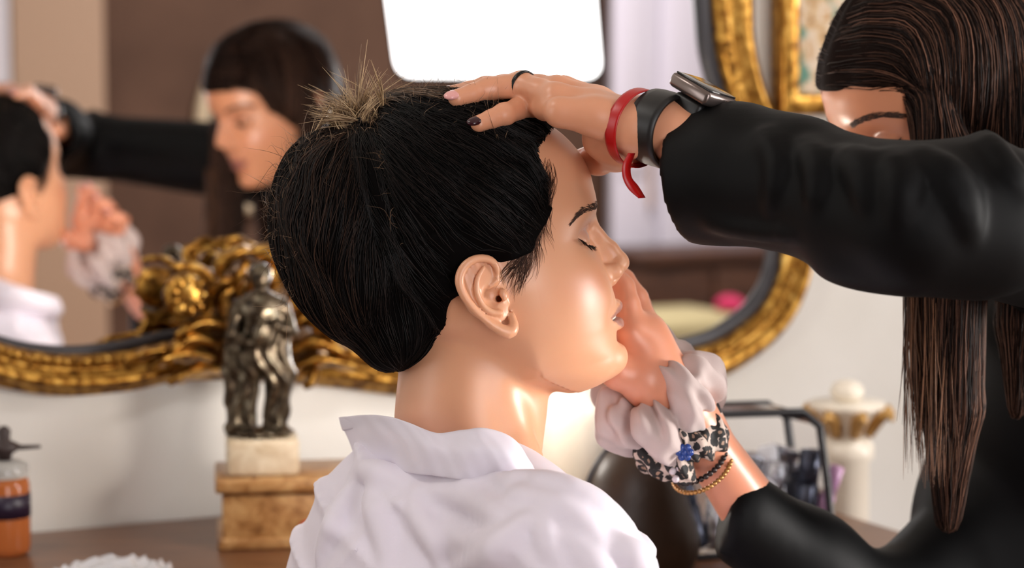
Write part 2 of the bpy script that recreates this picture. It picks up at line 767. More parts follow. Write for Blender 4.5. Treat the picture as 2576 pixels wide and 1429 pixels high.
def far_box(px0, px1, z0, z1, mat, name, depth, w=WF, parent=None, kind=None, bev=0.0):
    ua, ub = far(px0, 280, w)[0], far(px1, 280, w)[0]
    b = MB()
    b.box(uw((ua + ub) / 2, w - depth / 2, (z0 + z1) / 2), (abs(ub - ua), depth, z1 - z0), np.stack([TT, NB, (0, 0, 1)]), bev)
    o = b.build(name, mat, parent, bev > 0)
    if kind:
        o['kind'] = kind
    return o


m = Mat('tan_paint', srgb(190, 158, 132), 0.6)
M['tan'] = m.m
M['lilac'] = Mat('pale_paint', srgb(228, 222, 234), 0.5).m
M['dark_wood'] = Mat('dark_wood', srgb(70, 43, 30), 0.45)
dw = M['dark_wood']
dw.color(dw.ramp(dw.noise(8, 5, 0.6, dw.coords((1, 1, 14))), [(0.3, srgb(52, 30, 20)), (0.7, srgb(92, 58, 40))]))
M['dark_wood'] = dw.m
far_box(22, 250, 0.0, 2.45, M['tan'], 'trim_1', 0.05, kind='structure')
far_box(-70, 14, 0.0, 2.45, M['white_paint'], 'trim_2', 0.05, kind='structure')
# tall pale panelled wardrobe with a low dark chest in front
war = thing('wardrobe', 'tall pale lilac-white panelled wardrobe seen in the mirror', 'wardrobe')
ww = WF - 0.02
far_box(1522, 2120, 0.0, 2.3, M['lilac'], 'cabinet_body', 0.30, ww, war)
for a, b in ((1530, 1640), (1648, 1790), (1798, 1930), (1938, 2100)):
    far_box(a, b, 0.12, 2.2, M['lilac'], 'wardrobe_door', 0.02, ww - 0.30, war, bev=0.004)
    far_box(a + 25, b - 25, 1.05, 1.95, M['lilac'], 'door_panel', 0.012, ww - 0.32, war, bev=0.005)
    far_box(b - 14, b - 10, 0.95, 1.12, M['tan'], 'handle', 0.02, ww - 0.332, war)
ch = thing('chest_of_drawers', 'low dark brown wooden chest in front of the pale wardrobe', 'chest')
wc = ww - 0.36
far_box(1480, 2090, 0.0, 0.80, M['dark_wood'], 'chest_body', 0.32, wc, ch, bev=0.004)
far_box(1465, 2105, 0.80, 0.835, M['dark_wood'], 'chest_top', 0.35, wc, ch, bev=0.006)
for k in range(3):
    dr_ = far_box(1500, 1780, 0.06 + 0.25 * k, 0.28 + 0.25 * k, M['dark_wood'], 'drawer', 0.02, wc - 0.32, ch, bev=0.004)
    dr_ = far_box(1790, 2070, 0.06 + 0.25 * k, 0.28 + 0.25 * k, M['dark_wood'], 'drawer', 0.02, wc - 0.32, ch, bev=0.004)
M['olive'] = Mat('olive_cloth', srgb(178, 164, 122), 0.8).m
M['pink'] = Mat('raspberry_cloth', srgb(188, 30, 84), 0.7).m
st_ = thing('stool', 'small stool with an olive-cream cushion before the dark chest', 'stool')
wsx = wc - 0.75
ua, ub = far(1560, 280, wsx)[0], far(1815, 280, wsx)[0]
b = MB()
cu = uw((ua + ub) / 2, wsx, 0.66)
b.box(cu, (ub - ua, 0.34, 0.10), np.stack([TT, NB, (0, 0, 1)]), 0.03)
b.build('cushion', M['olive'], st_)
for sx in (-1, 1):
    for sy in (-1, 1):
        b = MB()
        lp = uw((ua + ub) / 2 + sx * (ub - ua) * 0.42, wsx + sy * 0.13, 0)
        b.lathe([(0.014, 0.0), (0.018, 0.3), (0.024, 0.62)], lp, 10)
        b.build('leg', M['dark_wood'], st_)
b = MB()
pkp = uw(far(1838, 280, wsx)[0], wsx, 0.0)
pk_z = 0.725
b.ball(uw(ub - 0.035, wsx - 0.09, 0.734), (0.045, 0.035, 0.023))
b.ball(uw(ub - 0.03, wsx - 0.115, 0.73), (0.025, 0.03, 0.019))
o = b.build('scarf', M['pink'], None)
tag(o, 'raspberry pink scarf bundled on the stool cushion', 'scarf')
# oval cream wall plaque behind the standing woman's reflection
pl_ = thing('wall_plaque', 'oval cream wall medallion on the brown wall, seen in the mirror', 'wall plaque')
uc, zc = far(622, 300)
b = MB()
th = np.linspace(0, 2 * np.pi, 48, endpoint=False)
ru, rz = 0.155, 0.235
pts = np.array([uw(uc + ru * math.cos(t), WF - 0.02, zc - 0.03 + rz * math.sin(t)) for t in th])
b.tube(pts, 0.022, 8, True)
M['cream'] = Mat('cream_gesso', srgb(228, 208, 174), 0.5).m
b.build('rim', M['cream'], pl_)
b = MB()
V = np.concatenate([[uw(uc, WF - 0.012, zc - 0.03)], pts + NB * 0.008])
b.add(V, [(0, i + 1, (i + 1) % 48 + 1) for i in range(48)])
M['plaque_dark'] = Mat('plaque_field', srgb(96, 70, 54), 0.7).m
b.build('field', M['plaque_dark'], pl_, False)

# ------------------------------------------------------------------ soft light on a stand
sb = thing('softbox', 'bright white softbox with a thin dark rim on a stand', 'lamp', loc=tuple(np.array(behind(1235, 60, 4.3)) * np.array([1, 1, 0])))
SBD = 4.3
cnr = [behind(x, y, SBD) for x, y in ((992, 192), (1502, 196), (1400, -1050), (830, -1050))]
cc = np.mean(cnr, 0)
ex_ = cnr[1] - cnr[0]
wx_ = np.linalg.norm(ex_)
ex_ = ex_ / wx_
ez_ = (cnr[3] + cnr[2] - cnr[0] - cnr[1]) / 2
hz_ = np.linalg.norm(ez_)
ez_ = ez_ / hz_
en_ = np.cross(ex_, ez_)
if en_ @ (HB_O_GUESS - cc) < 0:
    en_ = -en_


def rounded(cs, r, n=6):
    out = []
    k = len(cs)
    for i in range(k):
        a, b_, c_ = cs[i - 1], cs[i], cs[(i + 1) % k]
        d1_ = (a - b_) / np.linalg.norm(a - b_)
        d2_ = (c_ - b_) / np.linalg.norm(c_ - b_)
        for t in np.linspace(0, 1, n):
            p0_, p2_ = b_ + d1_ * r, b_ + d2_ * r
            out.append((1 - t) ** 2 * p0_ + 2 * t * (1 - t) * b_ + t * t * p2_)
    return np.array(out)


rp = rounded(cnr, 0.035)
k = len(rp)
e = Mat('softbox_diffuser', (1, 1, 1), 0.6)
e.b.inputs['Emission Color'].default_value = (1.0, 0.985, 0.97, 1)
e.b.inputs['Emission Strength'].default_value = SOFT_E
M['black_cloth'] = Mat('black_nylon', srgb(34, 32, 34), 0.6).m
b = MB()
b.add(np.concatenate([[rp.mean(0)], rp]), [(0, i + 1, (i + 1) % k + 1) for i in range(k)])
b.build('diffuser', e.m, sb, False)
b = MB()
out_ = rp + (rp - rp.mean(0)) / np.linalg.norm(rp - rp.mean(0), axis=1, keepdims=True) * 0.012
back = rp.mean(0) + (rp - rp.mean(0)) * 0.25 - en_ * 0.28
ring = [rp + en_ * 0.004, out_ + en_ * 0.004, out_ - en_ * 0.03, back]
V = np.concatenate(ring)
F = []
for i in range(3):
    for j in range(k):
        j2 = (j + 1) % k
        F.append((i * k + j, i * k + j2, (i + 1) * k + j2, (i + 1) * k + j))
F.append(tuple(3 * k + j for j in range(k)))
b.add(V, F)
b.build('shell', M['black_cloth'], sb)
b = MB()
bp = back.mean(0)
b.tube([bp + np.array([0, 0, 0.0]), np.array([bp[0], bp[1], 0.25])], 0.014, 10)
b.build('stand_pole', M['black_cloth'], sb)
for q in range(3):
    b = MB()
    a = q * 2.094 + 0.4
    b.tube([np.array([bp[0], bp[1], 0.40]), np.array([bp[0] + 0.38 * math.cos(a), bp[1] + 0.38 * math.sin(a), 0.012])], 0.011, 8)
    b.build('leg', M['black_cloth'], sb)

# ------------------------------------------------------------------ gilded mirror on the back wall
mir = thing('mirror', 'large gilded wall mirror with carved crest and beaded frame', 'mirror')
path_px = [(1838, -160), (1842, 0), (1850, 120), (1885, 255), (1955, 410), (2000, 540), (2004, 640), (1986, 725), (1940, 805), (1868, 868), (1780, 912), (1600, 948), (1300, 962), (1050, 950),
           (860, 925), (620, 905), (440, 908), (330, 930), (200, 942), (100, 936), (0, 915), (-150, 860), (-330, 740), (-440, 540), (-450, 300), (-380, 60), (-260, -160), (-60, -330),
           (240, -440), (700, -500), (1150, -480), (1500, -420), (1720, -320)]
pu = np.array([wall_uv(*q, off=0.02) for q in path_px])
cl = spline(np.vstack([pu[-1:], pu, pu[:2]]), 560)
t_ = np.linspace(0, len(path_px) + 2, 560)
cl = cl[(t_ >= 1) & (t_ < 1 + len(path_px))]
nc = len(cl)
tg_ = np.roll(cl, -1, 0) - np.roll(cl, 1, 0)
tg_ /= np.linalg.norm(tg_, axis=1, keepdims=True)
nr_ = np.stack([tg_[:, 1], -tg_[:, 0]], 1)
ctr = cl.mean(0)
if np.mean(np.sum(nr_ * (cl - ctr), 1)) < 0:
    nr_ = -nr_                                             # outward
wid = 1.0 + 0.35 * sstep(1.15, 1.5, cl[:, 1])[:, None] * sstep(0.2, 0.4, cl[:, 0])[:, None]


def sweep(profile, name, mat, parent, wid=wid):
    """profile: list of (outward offset, height off the wall)"""
    V = []
    for a, h in profile:
        q = cl + nr_ * a * wid
        V.append(np.stack([*(TT[:2, None] * q[:, 0] + NB[:2, None] * (CW - h)), q[:, 1]], 1))
    V = np.concatenate(V)
    F = []
    for i in range(len(profile) - 1):
        for j in range(nc):
            j2 = (j + 1) % nc
            F.append((i * nc + j, i * nc + j2, (i + 1) * nc + j2, (i + 1) * nc + j))
    b = MB()
    b.add(V, F)
    return b.build(name, mat, parent)


fr_ = sweep([(-0.021, 0.012), (-0.021, 0.026), (-0.017, 0.032), (-0.011, 0.033), (-0.008, 0.028), (-0.004, 0.030), (0.004, 0.040), (0.010, 0.041), (0.014, 0.034), (0.017, 0.028), (0.021, 0.026), (0.023, 0.018), (0.023, 0.001)], 'frame', M['gold'], mir)
slw = (0.3 + 0.7 * sstep(0.3, 0.9, cl[:, 0]))[:, None]
sweep([((-0.021 - 0.015 * slw * k_) / 1.0, h_) for k_, h_ in ((1.0, 0.008), (0.85, 0.016), (0.45, 0.018), (0.0, 0.017))], 'inner_slip', M['slip'], mir)
q = cl - nr_ * (0.0205 + 0.0145 * slw) * wid
V = np.stack([*(TT[:2, None] * q[:, 0] + NB[:2, None] * (CW - 0.008)), q[:, 1]], 1)
b = MB()
b.add(V, [tuple(range(nc))])
gl = b.build('mirror_glass', M['glass_mirror'], mir, False)
tag(gl, 'clear silvered mirror glass')
# beads along the inner moulding
bd = MB()
L_ = np.cumsum(np.linalg.norm(np.diff(cl, axis=0), axis=1))
for s_ in np.arange(0, L_[-1], 0.0115):
    i = int(np.searchsorted(L_, s_)) % nc
    q = cl[i] - nr_[i] * 0.0145 * wid[i]
    bd.ball(TT * q[0] + NB * (CW - 0.034) + np.array([0, 0, q[1]]), 0.0046, nu=6, nv=4)
o = bd.build('beading', M['gold'], mir, True, False)
o['kind'] = 'stuff'


def WP(px, py, off):
    return on_wall(px, py, off)


def leaf(pts_px, width_px, off0, off1, name='acanthus_leaf', mat=None, lobes=3):
    """carved leaf: spine through photo positions, cupped blade with lobed edge"""
    n, mm = 14, 7
    sp = spline(np.array(pts_px, float), n)
    tg = np.gradient(sp, axis=0)
    tg /= np.linalg.norm(tg, axis=1, keepdims=True)
    nn = np.stack([-tg[:, 1], tg[:, 0]], 1)
    V = []
    for i in range(n):
        t = i / (n - 1)
        w = width_px * (math.sin(math.pi * min(1, 0.12 + 0.88 * t)) ** 0.7) * (1 + 0.22 * math.cos(2 * math.pi * lobes * t)) * (1 - 0.25 * t) * 0.5 + 1.5
        of = off0 + (off1 - off0) * math.sin(math.pi * 0.5 * t) + 0.012 * math.sin(math.pi * t)
        for j in range(mm):
            a = 2 * j / (mm - 1) - 1
            r = 0.012 * (1 - a * a) + (0.005 if abs(a) < 0.2 else 0)
            V.append(WP(sp[i, 0] + nn[i, 0] * w * a, sp[i, 1] + nn[i, 1] * w * a, of + r))
    F = [(i * mm + j, i * mm + j + 1, (i + 1) * mm + j + 1, (i + 1) * mm + j) for i in range(n - 1) for j in range(mm - 1)]
    b = MB()
    b.add(V, F)
    o = b.build(name, mat or M['gold'], mir)
    s = o.modifiers.new('thickness', 'SOLIDIFY')
    s.thickness = 0.006
    return o


# carved crest at the foot of the mirror
b = MB()
ell_ = [(430, 930), (440, 850), (500, 790), (540, 700), (600, 655), (660, 650), (720, 690), (750, 770), (800, 850), (880, 905), (930, 935), (800, 955), (600, 960)]
pp = spline(np.array(ell_ + ell_[:1], float), 60)[:-1]
c0 = pp.mean(0)
V = [WP(*c0, 0.045)] + [WP(*(c0 + (q - c0) * 0.8), 0.04) for q in pp] + [WP(*q, 0.012) for q in pp] + [WP(*q, 0.0) for q in pp]
k = len(pp)
F = [(0, i + 1, (i + 1) % k + 1) for i in range(k)]
for r in range(2):
    F += [(1 + r * k + i, 1 + r * k + (i + 1) % k, 1 + (r + 1) * k + (i + 1) % k, 1 + (r + 1) * k + i) for i in range(k)]
b.add(V, F)
b.build('crest_ground', M['dark_gold'], mir)
for spn, wdt in (([(545, 720), (560, 660), (610, 632), (660, 640)], 46), ([(740, 720), (725, 665), (690, 640), (640, 632)], 46),
                 ([(600, 760), (600, 700), (625, 650)], 40), ([(680, 760), (690, 700), (665, 650)], 40), ([(640, 770), (645, 710), (645, 655)], 42),
                 ([(520, 760), (550, 715), (600, 700)], 36), ([(560, 800), (560, 750), (590, 715)], 34),
                 ([(560, 870), (490, 850), (440, 880), (420, 925)], 50), ([(540, 900), (470, 890), (410, 905), (370, 935)], 44), ([(560, 930), (500, 930), (450, 950), (420, 965)], 40),
                 ([(590, 830), (520, 810), (470, 830), (440, 850)], 44), ([(480, 900), (420, 880), (360, 890), (310, 915)], 36),
                 ([(715, 790), (760, 750), (790, 780), (800, 830)], 46), ([(720, 840), (770, 800), (820, 830), (850, 880)], 50), ([(720, 890), (790, 860), (850, 880), (900, 915)], 46),
                 ([(730, 930), (800, 905), (870, 915), (950, 940)], 40), ([(760, 950), (790, 935), (780, 965), (760, 970)], 30), ([(820, 880), (880, 885), (940, 910), (1010, 935)], 34),
                 ([(600, 900), (620, 860), (600, 820)], 40), ([(690, 900), (700, 850), (680, 810)], 40)):
    leaf(spn, wdt, 0.045, 0.062)
# rosette and its ring
cr_ = WP(463, 742, 0.06)
rs = 58 / FPX * 2.38
Ax = np.stack([TT, np.array([0, 0, 1.0]), np.cross(TT, np.array([0, 0, 1.0]))])
ro = MB()
ro.ball(cr_, (rs * 0.92, rs * 0.92, rs * 0.6), Ax, 20, 12)
ro_o = ro.build('rosette', M['gold'], mir)
for i in range(9):
    a = i * 2 * math.pi / 9
    b = MB()
    pc = cr_ + (Ax[0] * math.cos(a) + Ax[1] * math.sin(a)) * rs * 0.62 - NB * rs * 0.42
    b.ball(pc, (rs * 0.32, rs * 0.2, rs * 0.16), np.stack([Ax[0] * math.cos(a) + Ax[1] * math.sin(a), -Ax[0] * math.sin(a) + Ax[1] * math.cos(a), Ax[2]]), 10, 8)
    b.build('petal', M['gold'], ro_o)
b = MB()
th = np.linspace(-2.2, 2.0, 26)
b.tube([cr_ + (Ax[0] * math.cos(t) * rs * (1.2 + 0.1 * t) + Ax[1] * math.sin(t) * rs * 1.25) - NB * 0.004 for t in th], np.interp(th, [-2.2, 0, 2.0], [0.003, 0.006, 0.003]), 8)
b.build('scroll', M['gold'], mir)

# ------------------------------------------------------------------ floral painting in a gilt frame beyond the mirror
pt = thing('painting', 'gilt-framed floral painting of white and green blooms beside the mirror', 'painting')
m = Mat('painted_flowers', srgb(214, 196, 166), 0.6)
vo = m.node('ShaderNodeTexVoronoi')
vo.inputs['Scale'].default_value = 16
m.link(m.coords((1, 1, 0.7)), vo.inputs['Vector'])
c1 = m.ramp(m.noise(22, 4, 0.6, None, 1.2), [(0.32, srgb(122, 84, 46)), (0.43, srgb(186, 152, 106)), (0.55, srgb(206, 190, 170)), (0.66, srgb(176, 134, 80))])
c2 = m.ramp(m.noise(26, 2, 0.5, m.coords((1, 1, 1), rot=(1.2, 0.4, 0.3)), 0.6), [(0.56, (0, 0, 0)), (0.64, (1, 1, 1))])
c3 = m.mix(c1, srgb(74, 122, 104), c2)
m.color(c3)
M['painting'] = m.m
pc_ = [(1968, 262), (2262, 262), (2262, -420), (1968, -420)]
b = MB()
q4 = [WP(x, y, 0.012) for x, y in pc_]
b.add(q4 + [v + NB * 0.01 for v in q4], [(0, 1, 2, 3), (7, 6, 5, 4), (0, 4, 5, 1), (1, 5, 6, 2), (2, 6, 7, 3), (3, 7, 4, 0)])
b.build('canvas', M['painting'], pt, False)
for i in range(4):
    a, c_ = np.array(q4[i]), np.array(q4[(i + 1) % 4])
    b = MB()
    ax = (c_ - a) / np.linalg.norm(c_ - a)
    b.box((a + c_) / 2 - NB * 0.008, (np.linalg.norm(c_ - a) + 0.026, 0.026, 0.03), np.stack([ax, np.cross(-NB, ax), NB]), 0.006)
    b.build('frame_rail', M['gold'], pt)

# ------------------------------------------------------------------ console table and the things on it
ZT = 0.84
m = Mat('walnut', srgb(104, 68, 46), 0.35)
m.color(m.ramp(m.noise(7, 5, 0.6, m.coords((1, 9, 9))), [(0.3, srgb(84, 52, 34)), (0.7, srgb(128, 86, 58))]))
M['walnut'] = m.m
AXW = np.stack([TT, NB, np.array([0, 0, 1.0])])


def on_table(px, py_base=None, d=None):
    """table point seen at photo column px at depth d"""
    r = P(px, 1300, d)
    return np.array([r[0], r[1], ZT])


ct = thing('console_table', 'brown wooden console table against the wall under the mirror', 'table')
uA = wall_uv(-700, 1300)[0]
uB = P(2075, 1200, 2.42) @ TT
b = MB()
b.box(uw((uA + uB) / 2, 0.325, ZT - 0.018), (uB - uA, 0.63, 0.036), AXW, 0.006)
b.build('table_top', M['walnut'], ct)
b = MB()
b.box(uw((uA + uB) / 2, 0.33, ZT - 0.086), (uB - uA - 0.12, 0.50, 0.10), AXW, 0.003)
b.build('apron', M['walnut'], ct)
for u in (uA + 0.09, uB - 0.09):
    for w in (0.11, 0.55):
        b = MB()
        b.lathe([(0.016, 0), (0.024, 0.05), (0.016, 0.10), (0.028, 0.45), (0.020, 0.62), (0.032, 0.70), (0.032, 0.76)], uw(u, w, 0), 14)
        b.build('leg', M['walnut'], ct)

# stone-veneered pedestal box
m = Mat('burl_stone', srgb(168, 124, 78), 0.35)
m.color(m.ramp(m.noise(55, 5, 0.7, None, 0.8), [(0.30, srgb(104, 66, 34)), (0.45, srgb(158, 112, 66)), (0.6, srgb(188, 146, 96)), (0.75, srgb(206, 170, 122))]))
M['burl'] = m.m
m = Mat('alabaster', srgb(206, 188, 160), 0.4)
m.color(m.ramp(m.noise(40, 4, 0.6, None, 1.0), [(0.3, srgb(176, 152, 120)), (0.6, srgb(214, 200, 176)), (0.8, srgb(228, 218, 200))]))
M['alabaster'] = m.m
BD = 2.20
kx = 5440 / BD
yaw_b = math.radians(8)
AXB = np.stack([np.array([math.cos(yaw_b), math.sin(yaw_b), 0]), np.array([-math.sin(yaw_b), math.cos(yaw_b), 0]), np.array([0, 0, 1.0])])
bc_ = P(715, 1300, BD + 0.05)
ztop = P(700, 1200, BD)[2]
bx_ = thing('pedestal_box', 'tan burl-veneered box with a slab top on the console', 'box', loc=(bc_[0], bc_[1], ZT))
b = MB()
b.box((bc_[0], bc_[1], (ZT + ztop - 0.016) / 2), (0.128, 0.105, ztop - 0.016 - ZT), AXB, 0.002)
b.build('box_body', M['burl'], bx_)
b = MB()
b.box((bc_[0], bc_[1], ztop - 0.007), (0.142, 0.118, 0.014), AXB, 0.003)
b.build('slab', M['burl'], bx_)
b = MB()
b.box((bc_[0], bc_[1], ZT + 0.006), (0.138, 0.114, 0.012), AXB, 0.003)
b.build('foot_rail', M['burl'], bx_)
M['red_seal'] = Mat('red_lacquer', srgb(176, 48, 36), 0.4).m
b = MB()
q = P(778, 1322, BD - 0.012)
b.ball(q, (0.010, 0.004, 0.006), AXB)
b.build('keyhole_tassel', M['red_seal'], bx_)
# alabaster block and bronze figure
pc2 = P(660, 1190, BD + 0.03)
zp = ztop + 0.038
b = MB()
b.box((pc2[0], pc2[1], ztop + 0.019), (0.074, 0.062, 0.038), AXB, 0.005)
o = b.build('plinth', M['alabaster'], None)
tag(o, 'pale alabaster plinth block under the bronze statuette', 'plinth')
m = Mat('old_bronze', srgb(62, 58, 48), 0.32, 0.85)
m.color(m.ramp(m.noise(90, 4, 0.6), [(0.3, srgb(30, 26, 22)), (0.5, srgb(78, 66, 52)), (0.66, srgb(112, 104, 88)), (0.8, srgb(88, 104, 92))]))
M['bronze'] = m.m
fg = thing('statuette', 'dark bronze robed figure standing on the alabaster plinth', 'statuette', loc=(pc2[0], pc2[1], zp))
g = Field((-0.050, -0.045, -0.002), (0.050, 0.045, 0.190), 0.0016)
g.ell((0, 0, 0.004), (0.034, 0.028, 0.006), 0.003)
for s in (-1, 1):
    g.chain([(0.011 * s, 0, 0.004), (0.012 * s, 0.002, 0.045), (0.010 * s, 0, 0.082)], [0.0075, 0.0085, 0.012], 0.004)
g.chain([(0.016, 0.004, 0.01), (0.020, 0.004, 0.06), (0.014, 0.002, 0.11)], [0.011, 0.014, 0.015], 0.008)
g.chain([(0, 0, 0.078), (0, 0, 0.105), (0, -0.001, 0.128)], [0.0175, 0.0165, 0.019], 0.008)
g.chain([(-0.020, 0, 0.134), (0, 0, 0.138), (0.020, 0, 0.134)], [0.009, 0.012, 0.009], 0.008)
g.cone((0, 0, 0.14), (0, -0.001, 0.152), 0.0065, 0.006, 0.004)
g.ell((0, -0.002, 0.163), (0.0105, 0.012, 0.013), 0.002)
g.ell((0, 0.003, 0.167), (0.0125, 0.012, 0.0115), 0.002)
g.chain([(-0.022, 0, 0.133), (-0.030, -0.006, 0.105), (-0.012, -0.020, 0.098)], [0.0075, 0.0065, 0.005], 0.004)
g.chain([(0.022, 0, 0.133), (0.031, -0.004, 0.108), (0.014, -0.020, 0.116)], [0.0075, 0.0065, 0.005], 0.004)
g.ell((0.0, -0.022, 0.108), (0.012, 0.006, 0.014), 0.003)
g.chain([(-0.026, 0.008, 0.125), (-0.028, 0.012, 0.07), (-0.024, 0.012, 0.006)], [0.008, 0.011, 0.013], 0.008)
g.add(lambda x, y, z: 0.0014 * np.sin(420 * x + 60 * z + 3 * np.sin(90 * z)) * sstep(0.14, 0.11, z))
Vz, Qz = g.mesh(1)
mesh_obj('figure', Vz @ AXB + np.array([pc2[0], pc2[1], zp]), Qz, M['bronze'], fg)

# amber bottle with dark label and stopper
m = Mat('amber_glass', srgb(196, 112, 60), 0.12)
m.b.inputs['Transmission Weight'].default_value = 0.35
m.b.inputs['IOR'].default_value = 1.4
M['amber'] = m.m
M['label_dark'] = Mat('dark_label', srgb(30, 16, 40), 0.4).m
m = Mat('clear_glass', srgb(236, 232, 226), 0.06)
m.b.inputs['Transmission Weight'].default_value = 0.6
M['clear'] = m.m
M['stopper'] = Mat('dark_stopper', srgb(44, 30, 28), 0.45).m
bp_ = on_table(14, d=2.17)
bt = thing('bottle', 'amber bottle with a dark band and dark stopper at the left edge', 'bottle', loc=tuple(bp_))
s_ = 2.17 / FPX
b = MB()
hb_ = (1370 - 1172) * s_
b.lathe([(0.019, 0), (0.0235, 0.003), (0.0245, 0.01), (0.0245, hb_ - 0.008), (0.022, hb_)], bp_, 32)
b.build('bottle_body', M['amber'], bt)
b = MB()
z0_, z1_ = (1370 - 1272) * s_, (1370 - 1212) * s_
b.lathe([(0.0245, z0_), (0.0252, z0_), (0.0252, z1_), (0.0245, z1_)], bp_, 32, cap=False)
b.build('label_band', M['label_dark'], bt)
b = MB()
b.lathe([(0.023, hb_), (0.024, hb_ + 0.002), (0.024, hb_ + 0.013), (0.014, hb_ + 0.017)], bp_, 32)
b.build('shoulder_glass', M['clear'], bt)
b = MB()
zs = hb_ + 0.017
b.lathe([(0.007, zs), (0.008, zs + 0.006), (0.016, zs + 0.011), (0.016, zs + 0.015), (0.006, zs + 0.020), (0.007, zs + 0.03), (0.003, zs + 0.034)], bp_, 20)
b.build('stopper', M['stopper'], bt)
b = MB()
b.tube([bp_ + np.array([0, 0, zs + 0.012]), bp_ + np.array([0.02, -0.002, zs + 0.013]), bp_ + np.array([0.037, -0.003, zs + 0.014])], [0.003, 0.0025, 0.0018], 8)
b.build('lever', M['stopper'], bt)

# crumpled cellophane
m = Mat('cellophane', srgb(226, 226, 232), 0.12)
m.b.inputs['Transmission Weight'].default_value = 0.25
M['cello'] = m.m
cp0 = on_table(275, d=2.03)
cf = Field((-0.075, -0.05, -0.002), (0.075, 0.05, 0.05), 0.0016)
cf.ell((0, 0, 0.008), (0.062, 0.040, 0.018))
cf.add(lambda x, y, z: 0.0045 * np.abs(np.sin(130 * x + 50 * y + 2 * np.sin(90 * z))) + 0.004 * np.abs(np.sin(-90 * x + 140 * y + 3 * np.sin(60 * x))) - 0.003)
cf.fn(lambda x, y, z: -z + 0 * x + 0 * y, 0.0, 'i')
Vz, Qz = cf.mesh(0)
o = mesh_obj('crumpled_wrapper', Vz @ AXW + cp0, Qz, M['cello'], None, False)
tag(o, 'crumpled clear plastic wrapper lying on the console', 'wrapper')

# cream vase behind the neck
m = Mat('cream_glaze', srgb(232, 222, 206), 0.3)
M['glaze'] = m.m
vp = on_table(1440, d=2.22)
s_ = 2.22 / FPX
vz = P(1440, 968, 2.22)[2] - ZT
b = MB()
b.lathe([(0.020, 0), (0.024, 0.004), (0.018, 0.012), (0.028, 0.05), (0.036, 0.09), (0.038, vz * 0.78), (0.034, vz * 0.9), (0.022, vz * 0.97), (0.018, vz), (0.015, vz - 0.002)], vp, 40)
o = b.build('vase', M['glaze'], None)
tag(o, 'cream glazed vase standing behind the seated woman\'s neck', 'vase')

# small table lamp standing behind the seated woman
lb = on_table(1112, d=2.03)
tl = thing('table_lamp', 'small brass table lamp with a cream shade on the console', 'lamp', loc=tuple(lb))
zl = P(1112, 1000, 2.03)[2] - ZT
b = MB()
b.lathe([(0.036, 0), (0.038, 0.006), (0.014, 0.014), (0.008, 0.03), (0.011, zl * 0.3), (0.006, zl * 0.5)], lb, 24)
b.build('base', M['gold'], tl)
b = MB()
b.lathe([(0.050, zl * 0.45), (0.034, zl + 0.02)], lb, 28, cap=False)
sh_ = Mat('lamp_shade', srgb(240, 228, 206), 0.8)
sh_.b.inputs['Emission Color'].default_value = (1.0, 0.88, 0.72, 1)
sh_.b.inputs['Emission Strength'].default_value = 1.2
b.build('shade', sh_.m, tl)
ld = bpy.data.lights.new('table_lamp_light', 'POINT')
ld.energy, ld.color, ld.shadow_soft_size = LAMP_E, (1.0, 0.93, 0.84), 0.03
lo_ = bpy.data.objects.new('table_lamp_light', ld)
COL.objects.link(lo_)
lo_.location = lb + np.array([0, 0, zl + 0.03])

# dark rounded leather case
m = Mat('dark_leather', srgb(48, 32, 20), 0.4)
m.bump(m.noise(200, 3, 0.6), 0.25, 0.001)
M['leather'] = m.m
lp_ = on_table(1596, d=2.06)
ca = thing('leather_case', 'dark brown rounded leather case below the raised hand', 'case', loc=tuple(lp_))
cf = Field((-0.075, -0.055, -0.004), (0.075, 0.055, 0.13), 0.003)
zh = P(1596, 1092, 2.06)[2] - ZT
cf.ell((0, 0, zh * 0.42), (0.056, 0.040, zh * 0.58), 0.0)
cf.cone((-0.03, 0, 0.03), (0.03, 0, 0.03), 0.036, 0.036, 0.02)
cf.fn(lambda x, y, z: -z + 0 * x + 0 * y, 0.004, 'i')
Vz, Qz = cf.mesh(2)
mesh_obj('case_body', Vz @ AXW + lp_, Qz, M['leather'], ca)
b = MB()
th = np.linspace(-0.2, math.pi + 0.2, 24)
b.tube([lp_ + np.array([0.057 * math.cos(t), 0.0, zh * 0.42 + zh * 0.58 * math.sin(t)]) @ np.stack([TT, NB, (0, 0, 1)]) for t in th], 0.0025, 6)
b.build('zip', M['black_metal_early'] if 'black_metal_early' in M else M['slip'], ca)

# clear cosmetics bag with black piping and silvery contents
bgd = 2.14
cg = thing('cosmetics_bag', 'clear plastic cosmetics bag with black piping, full of silvery items', 'bag')
crn = [(1700, 1046), (2020, 1036), (2062, 1072), (2082, 1220), (2096, 1430), (1720, 1440)]
pts3 = np.array([P(x, y, bgd + (x - 1700) * 0.00012) for x, y in crn])
pts3[4:, 2] = ZT + 0.002
back3 = pts3 + NB * 0.066
b = MB()
loop = np.vstack([pts3, pts3[:1]])
b.tube(np.concatenate([np.linspace(loop[i], loop[i + 1], 8)[:-1] for i in range(len(loop) - 1)]), 0.0042, 8, True)
b.build('front_piping', M['slip_black'] if 'slip_black' in M else Mat('black_piping', srgb(24, 22, 26), 0.4).m, cg)
b = MB()
loop = np.vstack([back3, back3[:1]])
b.tube(np.concatenate([np.linspace(loop[i], loop[i + 1], 8)[:-1] for i in range(len(loop) - 1)]), 0.0036, 8, True)
b.build('back_piping', bpy.data.materials['black_piping'], cg)
m = Mat('clear_pvc', (0.95, 0.95, 0.97), 0.08)
m.b.inputs['Transmission Weight'].default_value = 1.0
m.b.inputs['IOR'].default_value = 1.08
M['pvc'] = m.m
b = MB()
k = len(pts3)
